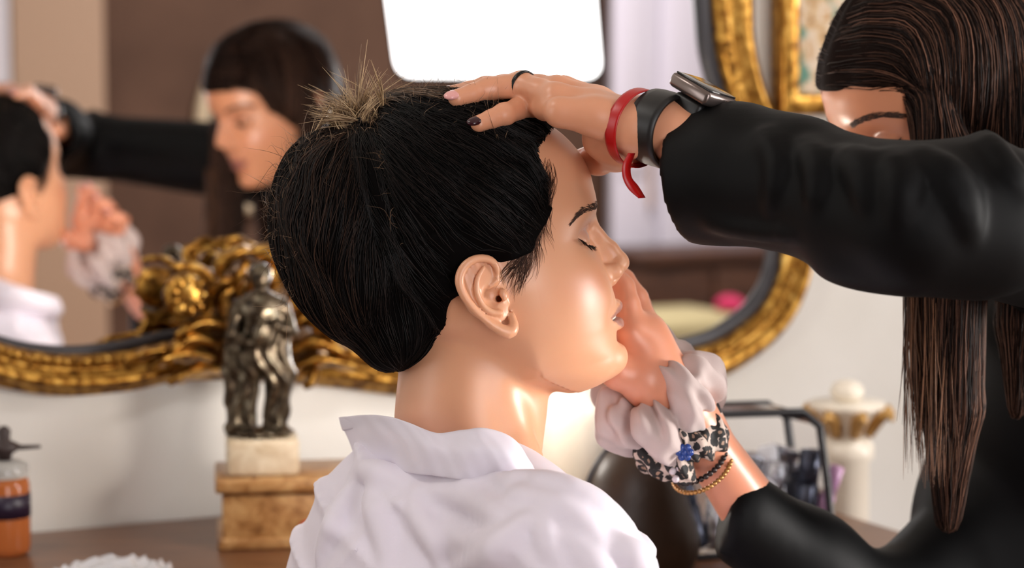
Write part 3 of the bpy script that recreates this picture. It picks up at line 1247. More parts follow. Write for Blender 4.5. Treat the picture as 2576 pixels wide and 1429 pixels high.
b.add(np.concatenate([pts3, back3]), [tuple(range(k)), tuple(range(2 * k - 1, k - 1, -1))] + [(i, (i + 1) % k, (i + 1) % k + k, i + k) for i in range(k)])
b.build('plastic_wall', M['pvc'], cg, False)
m = Mat('silver_foil', srgb(196, 198, 206), 0.18, 0.9)
m.bump(m.noise(60, 4, 0.6), 0.8, 0.006)
M['foil'] = m.m
M['steel_dark'] = Mat('gunmetal', srgb(74, 78, 92), 0.25, 0.7).m
M['white_cap'] = Mat('white_cap', srgb(232, 232, 236), 0.3).m
M['mauve'] = Mat('mauve_cap', srgb(176, 132, 168), 0.35).m
rngb = np.random.default_rng(4)
for x, y, r_, h_, mt, lab, ti in (
        (1905, 1320, 0.014, 0.085, 'foil', 'thick silver tube standing mid-bag among the cosmetics', 0.25), (1965, 1310, 0.012, 0.10, 'white_cap', 'tall white tube standing in the clear cosmetics bag', -0.15),
        (2015, 1320, 0.013, 0.095, 'steel_dark', 'dark gunmetal tube near the right end of the clear bag', 0.1), (1850, 1330, 0.013, 0.07, 'white_cap', 'short white tube tilted far over in the clear bag', 0.5),
        (2040, 1345, 0.009, 0.08, 'mauve', 'mauve tube tilted at the right end of the clear bag', 0.35), (1795, 1340, 0.013, 0.08, 'foil', 'silver tube at the left end of the clear bag', 0.1),
        (1752, 1340, 0.012, 0.07, 'steel_dark', 'dark gunmetal tube at the left end of the clear bag', -0.2)):
    q = P(x, y, bgd + 0.02 + (x - 1700) * 0.00012)
    q[2] = ZT + 0.004 + r_ * abs(math.sin(ti))
    A_ = frame((math.sin(ti), 0.10, math.cos(ti)), (0, 1, 0))
    to_ = thing('cosmetic_tube', lab, 'tube', 'tubes in the cosmetics bag', loc=tuple(q))
    b = MB()
    b.lathe([(r_ * 0.7, 0), (r_, 0.004), (r_, h_ * 0.62), (r_ * 0.8, h_ * 0.64)], q, 16, A_)
    b.build('tube_body', M[mt], to_)
    b = MB()
    b.lathe([(r_ * 0.85, h_ * 0.64), (r_ * 0.85, h_), (r_ * 0.5, h_ + 0.002)], q, 16, A_)
    b.build('tube_cap', M[mt], to_)
cf = Field((-0.075, -0.025, -0.002), (0.075, 0.025, 0.125), 0.0022)
cf.ell((0, 0, 0.05), (0.056, 0.009, 0.050))
cf.cone((-0.03, 0, 0.085), (0.03, 0, 0.088), 0.009, 0.009, 0.01)
cf.add(lambda x, y, z: 0.006 * np.abs(np.sin(70 * x + 60 * z + 2 * np.sin(60 * z))) + 0.005 * np.abs(np.sin(-60 * x + 85 * z + 3 * np.sin(50 * x))) - 0.004)
Vz, Qz = cf.mesh(0)
fo = P(1925, 1300, bgd + 0.064)
tag(mesh_obj('foil_pouch', Vz @ AXW + np.array([fo[0], fo[1], ZT + 0.004]), Qz, M['foil'], None, False), 'crumpled silver foil pouch inside the clear cosmetics bag', 'pouch')

# cream column pedestal with a gilded capital
cp_ = P(2128, 1200, 2.52)
col_ = thing('pedestal_column', 'slender cream column with gilded carved capital by the wall', 'column', loc=(cp_[0], cp_[1], 0))
zc_ = P(2110, 1095, 2.52)[2]
b = MB()
b.lathe([(0.075, 0), (0.075, 0.03), (0.05, 0.05), (0.034, 0.10), (0.030, 0.4), (0.027, zc_ - 0.03), (0.032, zc_ - 0.025), (0.032, zc_ - 0.012), (0.026, zc_)], (cp_[0], cp_[1], 0), 28)
b.build('shaft', M['glaze'], col_)
b = MB()
b.lathe([(0.024, zc_), (0.028, zc_ + 0.012), (0.040, zc_ + 0.03), (0.044, zc_ + 0.034), (0.044, zc_ + 0.040)], (cp_[0], cp_[1], 0), 28)
b.build('capital', M['glaze'], col_)
M['gilt'] = Mat('gilt_leaf', srgb(188, 146, 84), 0.4, 0.5).m
for i in range(8):
    a = i * math.pi / 4 + 0.2
    b = MB()
    c_, s2 = math.cos(a), math.sin(a)
    b.tube([(cp_[0] + c_ * 0.027, cp_[1] + s2 * 0.027, zc_ + 0.004), (cp_[0] + c_ * 0.038, cp_[1] + s2 * 0.038, zc_ + 0.022), (cp_[0] + c_ * 0.052, cp_[1] + s2 * 0.052, zc_ + 0.030), (cp_[0] + c_ * 0.058, cp_[1] + s2 * 0.058, zc_ + 0.022)], [0.007, 0.009, 0.006, 0.003], 8)
    b.build('capital_leaf', M['gilt'], col_)
b = MB()
b.ball((cp_[0], cp_[1], zc_ + 0.052), (0.02, 0.02, 0.014))
b.build('finial', M['glaze'], col_)

# ------------------------------------------------------------------ heads (local frame in cm: x forward, y left, z up, origin between the ears)
def rot_head(psi, th, roll=0.0):
    a, t, r = math.radians(psi), math.radians(th), math.radians(roll)
    Rz = np.array([[math.cos(a), -math.sin(a), 0], [math.sin(a), math.cos(a), 0], [0, 0, 1]])
    Ry = np.array([[math.cos(t), 0, -math.sin(t)], [0, 1, 0], [math.sin(t), 0, math.cos(t)]])
    Rx = np.array([[1, 0, 0], [0, math.cos(r), -math.sin(r)], [0, math.sin(r), math.cos(r)]])
    return Rz @ Ry @ Rx


class HeadFrame:
    def __init__(self, R, anchor_local, anchor_px, depth, flat=1.0):
        self.R = R
        self.flat = flat                     # how much flatter than the model face this face is
        al = np.asarray(anchor_local, float) / 100
        d = depth
        for _ in range(25):
            self.O = P(*anchor_px, d) - R @ al
            d += depth - proj(self.O)[2]

    def world(self, L):
        L = np.array(L, float)
        L[..., 0] = np.where(L[..., 0] > 2, 2 + (L[..., 0] - 2) / self.flat, L[..., 0])
        return L / 100 @ self.R.T + self.O

    def local(self, W):
        L = (np.asarray(W, float) - self.O) @ self.R * 100
        L[..., 0] = np.where(L[..., 0] > 2, 2 + (L[..., 0] - 2) * self.flat, L[..., 0])
        return L

    def loc(self, px, py, y=0.0):
        """local point seen at a photo position on the plane y = const of the head"""
        c = np.array([0, 0, CAM_H])
        r = P(px, py, 1.0) - c
        n = self.R[:, 1]
        o = self.O + n * y / 100
        t = ((o - c) @ n) / (r @ n)
        return self.local(c + r * t)


XF = curve1([-9.6, -9.0, -8.3, -7.2, -6.2, -5.4, -4.5, -3.2, -2, -1, 0, 1, 2, 3, 4, 5, 6, 7, 8, 9, 10, 11, 12, 12.6, 12.9],
            [6.6, 8.2, 9.05, 9.5, 9.4, 9.5, 9.72, 9.85, 9.75, 9.55, 9.42, 9.38, 9.45, 9.75, 10.02, 10.15, 10.15, 9.97, 9.6, 9.0, 8.15, 6.9, 5.0, 3.2, 0.8])
XB = curve1([-9.6, -9, -7, -5, -3.5, -2, 0, 2, 4, 7, 9, 11, 12, 12.6, 12.9],
            [4.0, 3.2, 0.6, -1.0, -3.0, -5.6, -7.5, -8.6, -9.0, -8.8, -8.0, -6.3, -4.6, -3.0, -0.8])
WW = curve1([-9.6, -9, -8.2, -7.2, -6, -4.5, -3, -1.5, 0, 1.5, 3, 4.5, 6, 8, 10, 11.3, 12.2, 12.7, 12.9],
            [1.6, 2.5, 3.5, 4.4, 5.25, 5.85, 6.25, 6.6, 6.85, 6.95, 7.05, 7.2, 7.3, 7.05, 6.1, 4.9, 3.4, 2.0, 0.7])


def head_field(h, lo, hi, ears=True, mouth_open=True):
    f = Field(lo, hi, h)

    def body(x, y, z):
        ay = np.abs(y)
        xf, xb, w = XF(z), XB(z), WW(z)
        D = 0.22 * gz(ay - 3.2, 2.2) * gz(z - 3.9, 0.9)                       # brow ridge
        D = D - 1.0 * gz(ay - 3.0, 1.55) * gz(z - 2.0, 1.15)                  # socket
        D = D - 0.45 * gz(ay - 1.5, 0.7) * gz(z - 1.9, 0.8)
        D = D + 0.42 * gz(ay - 4.3, 1.7) * gz(z + 0.4, 1.5)                   # cheekbone
        D = D + 0.22 * gz(ay - 3.1, 1.3) * gz(z + 2.0, 1.3)
        D = D - 0.30 * gz(ay - 4.9, 1.4) * gz(z + 4.2, 1.8)                   # hollow of the cheek
        D = D - 0.28 * gz(ay - 2.75, 0.55) * gz(z + 4.2, 0.8)                 # mouth corner
        D = D - 0.14 * gz(ay - 2.1, 0.5) * gz(z + 2.9, 1.1)
        D = D - 0.12 * gz(ay, 0.35) * gz(z + 2.9, 0.6)                        # philtrum
        xc = np.where(z > 4, 0.6, 0.6 + 1.3 * sstep(4, -2, z))
        xc = np.maximum(xc, xb + 1.2)
        a = np.maximum(np.where(x > xc, xf + D - xc, xc - xb), 0.5)
        n = 2.35 - 0.3 * sstep(-2.5, -6, z)
        q = ((x - xc) / a) ** 2 + (ay / w) ** n
        d = (np.sqrt(q) - 1) * np.minimum(a, w) * 0.9
        zb = -9.15 + 0.30 * np.clip(8.6 - x, 0, 9) * sstep(1.0, 5.0, ay) - 0.05 * np.clip(8 - x, 0, 5)
        zb = zb + 0.35 * np.clip(x - 8.0, 0, 3)
        return -smin(-d, -(zb - z) * 0.9, 1.0)

    f.fn(body)
    f.ell((8.45, 0, -7.45), (1.15, 1.25, 1.05), 1.0)                          # chin
    # nose
    f.chain([(9.05, 0, 2.7), (9.65, 0, 1.5), (10.45, 0, 0.35), (10.85, 0, -0.45)], [0.55, 0.62, 0.70, 0.80], 0.75, kj=0.3)
    f.chain([(9.0, 0, 2.2), (9.35, 0, 1.0), (9.65, 0, -0.1), (9.85, 0, -1.1)], [0.5, 0.75, 0.9, 0.95], 0.7, kj=0.3)
    f.ell((11.05, 0, -0.72), (0.76, 0.74, 0.64), 0.35)
    for s in (-1, 1):
        f.ell((10.12, 1.02 * s, -1.12), (0.90, 0.56, 0.60), 0.32)
        f.ell((10.75, 0.42 * s, -0.8), (0.6, 0.5, 0.55), 0.3)
        f.cone((9.6, 1.35 * s, -0.9), (9.5, 1.3 * s, -1.5), 0.35, 0.35, 0.4)
    f.cone((10.75, 0, -1.35), (10.0, 0, -1.9), 0.33, 0.33, 0.3)
    for s in (-1, 1):
        f.ell((10.50, 0.64 * s, -1.68), (0.48, 0.30, 0.48), 0.12, 's')
    # lids over the eyeball
    for s in (-1, 1):
        f.ell((7.28, 3.12 * s, 1.95), (1.28, 1.42, 1.22), 0.28)
    # lips
    for s in (-1, 1):
        up = [(8.35, 2.55 * s, -4.2), (9.15, 1.7 * s, -3.98), (9.72, 0.85 * s, -3.80), (9.92, 0.3 * s, -3.72), (9.90, 0, -3.80)]
        f.chain(up, [0.12, 0.30, 0.40, 0.42, 0.42], 0.25, kj=0.15)
        dn = [(8.35, 2.5 * s, -4.3), (9.0, 1.7 * s, -4.78), (9.5, 0.85 * s, -5.05), (9.68, 0, -5.10)]
        f.chain(dn, [0.12, 0.34, 0.45, 0.48], 0.25, kj=0.15)
    if mouth_open:
        f.ell((9.3, 0, -4.45), (1.6, 2.25, 0.17), 0.16, 's')
    else:
        f.ell((9.5, 0, -4.4), (1.2, 2.3, 0.04), 0.18, 's')
    f.cone((9.55, 0.8, -6.05), (9.55, -0.8, -6.05), 0.2, 0.2, 0.9, 's')        # fold over the chin
    if ears:
        for s in (-1, 1):
            ear(f, s)
    return f


def ear(f, s):
    """outer rim, inner fold, bowl, tragus and lobe; s = +1 left, -1 right"""
    def Q(x, z, o):
        return (x, s * (6.75 + o), z)
    rim = [Q(0.15, 0.75, 0.35), Q(0.35, 1.75, 0.60), Q(-0.05, 2.45, 0.85), Q(-0.95, 2.72, 1.15), Q(-1.85, 2.42, 1.40), Q(-2.42, 1.62, 1.52),
           Q(-2.40, 0.62, 1.45), Q(-2.02, -0.40, 1.25), Q(-1.45, -1.35, 0.98), Q(-0.85, -2.15, 0.80)]
    # plate behind everything
    f.ell(Q(-0.75, 0.45, 0.55), (1.95, 0.28, 2.25), 0.15, R=frame((s * 0.0 + 0.12, 0, 1), (1, s * -0.42, 0)))
    f.ell(Q(-0.5, -0.9, 0.40), (1.15, 0.28, 1.3), 0.2, R=frame((-0.35, 0, 1), (1, s * -0.35, 0)))
    rs = spline(rim, 30)
    f.chain(rs, np.interp(np.linspace(0, 1, 30), [0, 0.15, 0.5, 0.85, 1], [0.16, 0.27, 0.33, 0.30, 0.30]), 0.10, kj=0.02)
    lobe = spline([Q(-0.95, -2.0, 0.75), Q(-0.35, -2.62, 0.62), Q(0.25, -2.95, 0.45), Q(0.62, -2.55, 0.25), Q(0.62, -1.9, 0.05)], 10)
    f.chain(lobe, [0.34, 0.38, 0.42, 0.46, 0.48, 0.46, 0.42, 0.36, 0.32, 0.3], 0.2, kj=0.05)
    # bowl and groove under the rim
    f.ell(Q(-0.35, -0.15, 1.05), (0.85, 0.75, 1.0), 0.15, 's', R=frame((0.25, 0, 1), (1, s * -0.35, 0)))
    f.cone(Q(-0.55, 1.75, 1.35), Q(-0.1, 1.2, 1.0), 0.38, 0.30, 0.18, 's')
    anti = spline([Q(-0.55, 2.0, 1.1), Q(-1.15, 1.35, 1.30), Q(-1.42, 0.45, 1.30), Q(-1.25, -0.5, 1.10), Q(-0.75, -1.2, 0.85), Q(-0.15, -1.45, 0.65)], 18)
    f.chain(anti, np.interp(np.linspace(0, 1, 18), [0, 0.5, 1], [0.16, 0.24, 0.26]), 0.12, kj=0.03)
    f.cone(Q(0.15, 0.85, 0.5), Q(-0.5, 0.45, 0.6), 0.22, 0.12, 0.15)            # crus
    f.ell(Q(0.38, -0.25, 0.55), (0.32, 0.33, 0.48), 0.15)                       # tragus
    f.cone(Q(-0.02, -0.45, 0.5), Q(0.1, -0.6, -0.6), 0.26, 0.22, 0.08, 's')     # canal


def head_tint(L, base, lip, lid, blush):
    """flat colours of skin, lips, lids and rouge on the head's own shape"""
    x, y, z = L.T
    ay = np.abs(y)
    c = np.tile(np.array(base), (len(L), 1))

    def lay(c, m, col):
        return c + m[:, None] * (np.array(col) - c)
    c = lay(c, 0.40 * gz(ay - 4.6, 1.6) * gz(z + 1.4 - 0.25 * (ay - 4), 1.3) * (x > 3), blush)
    c = lay(c, 0.75 * gz(ay - 3.1, 1.5) * gz(z - 2.5, 0.75) * (x > 6), lid)
    fr = x > 7.6
    up_edge = np.interp(ay, [0, 0.45, 1.2, 2.0, 2.6], [-3.55, -3.38, -3.62, -3.92, -4.2])
    dn_edge = np.interp(ay, [0, 0.9, 1.8, 2.6], [-5.6, -5.5, -4.95, -4.3])
    m = sstep(0.0, 0.14, up_edge - z) * sstep(0.0, 0.16, z - dn_edge) * fr * (ay < 2.7)
    c = lay(c, 0.85 * m, lip)
    return c.astype(np.float32)


# ------------------------------------------------------------------ seated woman: head
RB = rot_head(4, 13, 0)
HB = HeadFrame(RB, (0, -7.0, 0), (1250, 735), 1.60, 1.17)
bride = thing('person', 'woman with a dark pinned-up bun and closed eyes in a white blouse, seated', 'person', loc=tuple(P(1170, 2500, 1.6) * np.array([1, 1, 0])))
BR_LIP, BR_LID, BR_BLUSH = srgb(150, 100, 92), srgb(186, 146, 138), srgb(204, 122, 90)
BR_SKIN = srgb(218, 160, 124)

fb = head_field(0.115, (-10, -9.4, -21), (12.4, 9.4, 10.5))
# neck, throat and the slope to the shoulders (world measurements brought into the head frame)
nk = lambda px, py, d: HB.local(P(px, py, d))
fb.chain([nk(1165, 800, 1.615), nk(1180, 940, 1.615), nk(1172, 1040, 1.615), nk(1155, 1200, 1.62)], [5.0, 5.0, 5.05, 5.2], 2.4, kj=1.0)
fb.cone(nk(1310, 960, 1.61), nk(1275, 1200, 1.62), 2.0, 2.3, 1.5)             # throat
fb.chain([nk(1185, 850, 1.590), nk(1245, 970, 1.585), nk(1325, 1150, 1.585)], [1.0, 1.25, 1.0], 1.0, kj=1.0)   # sternomastoid
fb.cone(nk(1165, 1140, 1.60), nk(1270, 1190, 1.58), 3.0, 2.2, 2.0)
fb.cone(nk(1165, 1140, 1.64), nk(1090, 1190, 1.67), 3.0, 2.2, 2.0)
# closed lash lines
LASH = {}
for s in (-1, 1):
    pts = np.array([HB.loc(1449, 600, -4.35), HB.loc(1462, 610, -3.8), HB.loc(1480, 615, -3.1), HB.loc(1498, 613, -2.4), HB.loc(1512, 607, -1.8)])
    pts = spline(pts, 14)
    pts[:, 1] *= -s
    pts = fb.project(pts, 0.0, 6)
    LASH[s] = pts
    fb.chain(pts, 0.09, 0.10, 's')
    cr = spline(np.array([HB.loc(1452, 592, -4.3), HB.loc(1468, 577, -3.4), HB.loc(1492, 573, -2.5), HB.loc(1514, 590, -1.7)]), 12)
    cr[:, 1] *= -s
    fb.chain(fb.project(cr, 0.0, 6), 0.05, 0.16, 's')
Vh, Qh = fb.mesh(1)
tint = head_tint(Vh, BR_SKIN, BR_LIP, BR_LID, BR_BLUSH)
body_parts = [(HB.world(Vh), Qh)]
bride_body = mesh_obj('body', HB.world(Vh), Qh, M['skin'], bride, True, tint)

# teeth behind the parted lips
tb = MB()
for i in range(-4, 5):
    a = i * 0.155
    c = np.array([7.15 + 2.3 * math.cos(a * 1.25), 2.3 * math.sin(a * 1.25), -4.18])
    V, F = MB().box((0, 0, 0), (0.34, 0.62, 0.75), None, 0.12).V[0], None
    mb = MB().box((0, 0, 0), (0.30, 0.60, 0.80), np.array([[math.cos(a * 1.25), math.sin(a * 1.25), 0], [-math.sin(a * 1.25), math.cos(a * 1.25), 0], [0, 0, 1]]), 0.1)
    tb.add(HB.world(mb.V[0] + c), mb.F)
tb.build('teeth', M['teeth'], bride)


def hair_patch(name, parent, S, rad, mat, taper=0.25, col=None):
    n, m, _ = S.shape
    R = np.ones((n, 1)) * rad * (taper + (1 - taper) * np.sin(np.linspace(0.35, math.pi - 0.12, m)))[None]
    V, F = strands_mesh(S, R)
    c = None if col is None else np.repeat(col, m * 3, 0)
    return mesh_obj(name, V, F, mat, parent, True, c)


rng = np.random.default_rng(5)
for s in (-1, 1):
    # eyebrow
    bc = np.array([HB.loc(1437, 556, -5.15), HB.loc(1452, 538, -4.7), HB.loc(1470, 526, -4.0), HB.loc(1492, 521, -2.9), HB.loc(1511, 515, -1.6)])
    bc = spline(bc, 120)
    bc[:, 1] *= -s
    bc = fb.project(bc, 0.0, 6)
    n = 300
    i = rng.integers(0, 112, n)
    wd = np.interp(i, [0, 30, 80, 119], [0.05, 0.16, 0.24, 0.26])
    p0 = bc[i] + np.stack([np.zeros(n), np.zeros(n), rng.uniform(-1, 1, n) * wd], 1)
    tg = bc[np.clip(i - 8, 0, 119)] - bc[np.clip(i + 4, 0, 119)]
    tg = tg / np.linalg.norm(tg, axis=1, keepdims=True) + np.array([0, 0, 0.35]) * (i / 119)[:, None] + rng.normal(0, 0.12, (n, 3))
    L = rng.uniform(0.3, 0.6, n)[:, None]
    S = np.stack([fb.project(p0 + tg * L * t, 0.03, 4) for t in (0, 0.33, 0.66, 1)], 1)
    hair_patch('eyebrow', bride, HB.world(S.reshape(-1, 3)).reshape(S.shape), 0.00018, M['brow'])
    # lashes
    lp = LASH[s]
    n = 90
    t = rng.random(n) ** 1.4 * (len(lp) - 1.01) * 0.85
    p0 = np.stack([np.interp(t, np.arange(len(lp)), lp[:, k]) for k in range(3)], 1)
    g = fb.grad(p0)
    u = (t / len(lp))[:, None]
    dr = g * 0.9 + np.array([0, 0, -0.75]) + np.array([0, -s * -0.5, 0]) * (1 - u) + rng.normal(0, 0.1, (n, 3))
    L = rng.uniform(0.35, 0.7, n)[:, None] * (1.1 - 0.6 * u)
    S = np.stack([p0 + dr * L * q + np.array([0, 0, 0.16]) * q * q for q in (0, 0.3, 0.65, 1)], 1)
    hair_patch('eyelashes', bride, HB.world(S.reshape(-1, 3)).reshape(S.shape), 0.00022, M['lash'])

# ------------------------------------------------------------------ seated woman: pinned-up hair
def side_rot(deg):
    """axes for an ellipsoid turned in the head's side plane"""
    a = math.radians(deg)
    return np.array([[math.cos(a), 0, math.sin(a)], [0, 1, 0], [-math.sin(a), 0, math.cos(a)]])


hb = Field((-21, -10.5, -10.5), (10.5, 10.5, 18.5), 0.16)
HL_px = [(1436, 318), (1400, 352), (1384, 395), (1402, 440), (1399, 500), (1378, 555), (1350, 600), (1332, 640), (1300, 668), (1235, 668), (1160, 690), (1135, 760), (1118, 850), (1060, 925)]
HL = np.array([HB.loc(x, y, -6.6 if y > 400 else -4.0)[[0, 2]] for x, y in HL_px])
hl_x = curve1(HL[::-1, 1][np.argsort(HL[::-1, 1])], HL[::-1, 0][np.argsort(HL[::-1, 1])])


def cap(x, y, z):
    ay = np.abs(y)
    xh = hl_x(z)
    ex = np.clip((xh - x) * 0.45, 0.05, 1.0)
    ex = ex * (0.55 + 0.65 * sstep(0, 9, z)) + 0.5 * sstep(7, 12, z) * sstep(5.0, -1, x) - 0.45 * sstep(7, 11, z) * sstep(1.0, 6, x)
    ex = ex + 0.10 * np.sin(5.5 * ay + 1.1 * x) * sstep(0.3, 0.8, ex)
    xf, xb, w = np.where(z > 12.9, 0.8, XF(z)), XB(z), WW(z)
    xc = 0.6
    # plain skull ellipsoid, a little larger than the head
    q = np.sqrt(((x - 0.6) / (9.5 + ex)) ** 2 + (y / (7.25 + ex)) ** 2 + ((z - 4.7) / (8.1 + ex)) ** 2)
    d1 = (q - 1) * 7.6
    # lower sides follow the head's own sections
    a = np.where(x > xc, xf - xc, xc - xb) + ex
    q2 = ((x - xc) / a) ** 2 + (ay / (w + ex * 0.8)) ** 2.35
    d2 = np.where(z < 5.0, (np.sqrt(q2) - 1) * 6.5, 50.0)
    d = smin(d1, d2, 0.8)
    return np.maximum(d, (x - xh) * 0.8)


hb.fn(cap, lo=(-10.4, -10, -9), hi=(10.4, 10, 15.2))
L0 = HB.loc
hb.ell(L0(1085, 470), (7.4, 7.3, 6.8), 1.0, R=side_rot(0))
hb.ell(L0(850, 560), (4.7, 6.5, 6.9), 0.5, R=side_rot(-6))                     # bun
hb.ell(L0(805, 585), (3.3, 5.2, 5.8), 1.0, R=side_rot(-10))
hb.ell(L0(922, 705), (4.8, 6.2, 4.9), 1.5, R=side_rot(25))
hb.ell(L0(1012, 818), (3.7, 5.4, 2.9), 1.3, R=side_rot(38))                     # nape roll
hb.ell(L0(1030, 420), (5.2, 6.0, 5.4), 1.2)
TOP = L0(905, 285)
# locks: shallow furrows running towards the pinned crest
hb.add(lambda x, y, z: 0.16 * np.sin(2.2 * (np.arctan2(y, z - TOP[2] + 0.0) * 6.0) + 0.5 * np.sin(x)) * sstep(-9, -12, x))
# keep ear, face and the pin-up notch free
hb.ell(L0(926, 268), (0.9, 6.0, 1.5), 0.55, 's', R=side_rot(6))
for sg in (-1, 1):
    crs = np.array([L0(928, 300, -3.2), L0(940, 350, -5.0), L0(955, 420, -6.0), L0(972, 500, -6.6), L0(990, 580, -6.8)])
    crs[:, 1] *= -sg
    hb.chain(hb.project(spline(crs, 14), 0.0, 8), np.linspace(0.42, 0.10, 14), 0.55, 's', kj=0.55)
hb.ell((-0.3, -8.4, 0.25), (2.7, 1.9, 3.0), 0.25, 's', R=side_rot(-14))
hb.ell((-0.3, 8.4, 0.25), (2.7, 1.9, 3.0), 0.25, 's', R=side_rot(-14))
Vb, Qb = hb.mesh(2)
DARK = np.array(srgb(8, 6, 6))


def hair_tint(n, rng, dark, light, p=2.5):
    t = rng.random((n, 1)) ** p
    return (dark + (light - dark) * t).astype(np.float32)


bride_hair = mesh_obj('hair', HB.world(Vb), Qb, M['hair_base'], bride, True, np.tile(DARK * 0.8, (len(Vb), 1)))
tag(bride_hair, 'dark brown hair pinned up in a full bun')

rng = np.random.default_rng(11)


def trace(field, p, target, n, step, level, wob=0.0, spread=None, gravity=None):
    S = [p]
    lv = np.asarray(level)
    ph = rng.uniform(0, 6.28, len(p))
    for i in range(n - 1):
        d = target - p
        dist = np.linalg.norm(d, axis=1, keepdims=True)
        d = d / (dist + 1e-6)
        g = field.grad(p)
        d = d - g * np.sum(d * g, 1, keepdims=True)
        d /= np.linalg.norm(d, axis=1, keepdims=True) + 1e-6
        if wob:
            d = d + np.cross(g, d) * (wob * np.sin(0.8 * i + ph))[:, None]
        p = p + d * np.minimum(step, dist * 0.6)
        p = field.project(p, 0.0, 2)
        p = p + field.grad(p) * lv[:, None]
        S.append(p)
    return np.stack(S, 1)


# combed strands over the whole pinned-up shape
A = Vb[Qb]
area = np.linalg.norm(np.cross(A[:, 2] - A[:, 0], A[:, 3] - A[:, 1]), axis=1)
n = 7000
pick = rng.choice(len(Qb), n, p=area / area.sum())
p0 = A[pick].mean(1) + rng.normal(0, 0.05, (n, 3))
edge = np.nonzero((hl_x(Vb[:, 2]) - Vb[:, 0] < 1.3) & (Vb[:, 2] > -1) & (Vb[:, 0] > 0))[0]
p0[:1700] = Vb[rng.choice(edge, 1700)]
ok = (p0[:, 2] > -9)
p0 = p0[ok]
n = len(p0)
tgt = TOP + np.stack([rng.normal(0, 0.8, n), rng.normal(0, 1.6, n), rng.normal(0, 0.4, n)], 1)
S = trace(hb, p0, tgt, 13, 0.62, rng.uniform(0.0, 0.10, n), 0.08)
near_ear = ((((S[..., 0] + 0.8) / 2.2) ** 2 + ((S[..., 2] - 0.2) / 3.0) ** 2 < 1) & (np.abs(S[..., 1]) > 6.3)).any(1)
S = S[~near_ear]
n = len(S)
col = hair_tint(n, rng, np.array(srgb(6, 5, 5)), np.array(srgb(40, 32, 30)), 3.4)
bunw = sstep(-7.5, -10.5, S[:, 0, 0])[:, None]
col = (col * (1 - bunw) + bunw * hair_tint(n, rng, np.array(srgb(8, 5, 5)), np.array(srgb(62, 43, 33)), 3.0)).astype(np.float32)
st = hair_patch('hair_strands', bride, HB.world(S.reshape(-1, 3)).reshape(S.shape), rng.uniform(0.00025, 0.0006, (n, 1)), M['hair'], 0.15, col)
st['kind'] = 'stuff'

# wisps along the temple and in front of the ear
W = []
for k in range(260):
    t = rng.random()
    a = np.array([np.interp(t, [0, 0.35, 0.7, 1], [1392, 1388, 1345, 1300]), np.interp(t, [0, 0.35, 0.7, 1], [400, 500, 600, 655])]) + rng.normal(-6, 8, 2)
    ln = rng.uniform(30, 105)
    dx = rng.normal(-0.30, 0.22)
    pts = [HB.loc(a[0] + dx * ln * q + 14 * math.sin(q * 3 + t * 9) * q, a[1] + ln * q, -6.0) for q in np.linspace(0, 1, 9)]
    W.append(pts)
for k in range(26):
    a = np.array([1322, 640]) + rng.normal(0, 8, 2)
    pts = [HB.loc(a[0] - 6 * q - 22 * q * q + rng.normal(0, 1), a[1] + rng.uniform(70, 100) * q, -6.2) for q in np.linspace(0, 1, 9)]
    W.append(pts)
W = np.array(W)
for mir in (1, -1):
    Wm = W.copy()
    Wm[..., 1] *= mir
    sh = Wm.shape
    q = fb.project(Wm.reshape(-1, 3), 0.06, 7).reshape(sh)
    col = hair_tint(sh[0], rng, np.array(srgb(28, 18, 15)), np.array(srgb(96, 66, 52)), 2)
    o = hair_patch('loose_wisps', bride, HB.world(q.reshape(-1, 3)).reshape(sh), rng.uniform(0.00008, 0.00022, (sh[0], 1)), M['hair'], 0.1, col)
    o['kind'] = 'stuff'

# flyaway hairs standing off the outline
nrm = hb.grad(Vb)
wn = nrm @ np.array([-0.55, 0.0, 0.85])
cand = np.nonzero((wn > 0.25) & (Vb[:, 0] < 4) & (Vb[:, 2] > -5) & (np.abs(nrm[:, 1]) < 0.62))[0]
n = 1500
pk = rng.choice(cand, n)
p, g = Vb[pk], nrm[pk]
T = TOP - p
T /= np.linalg.norm(T, axis=1, keepdims=True)
d0 = g * rng.uniform(0.3, 1.1, (n, 1)) + T * rng.uniform(-0.3, 0.8, (n, 1)) + rng.normal(0, 0.35, (n, 3))
d0 /= np.linalg.norm(d0, axis=1, keepdims=True)
bend = rng.normal(0, 1.3, (n, 3)) - g * 0.5
L = rng.gamma(2.0, 0.36, (n, 1))
pf = rng.uniform(0, 6.28, (n, 1))
wf = np.cross(d0, rng.normal(0, 1, (n, 3)))
S = np.stack([p + d0 * L * q + bend * L * 0.6 * q * q + wf * L * 0.16 * np.sin(6.5 * q + pf) * q for q in np.linspace(0, 1, 12)], 1)
col = hair_tint(n, rng, np.array(srgb(60, 42, 32)), np.array(srgb(160, 126, 94)), 1.0)
o = hair_patch('flyaway_hairs', bride, HB.world(S.reshape(-1, 3)).reshape(S.shape), rng.uniform(0.00008, 0.00018, (n, 1)), M['hair_light'], 0.05, col)
o['kind'] = 'stuff'

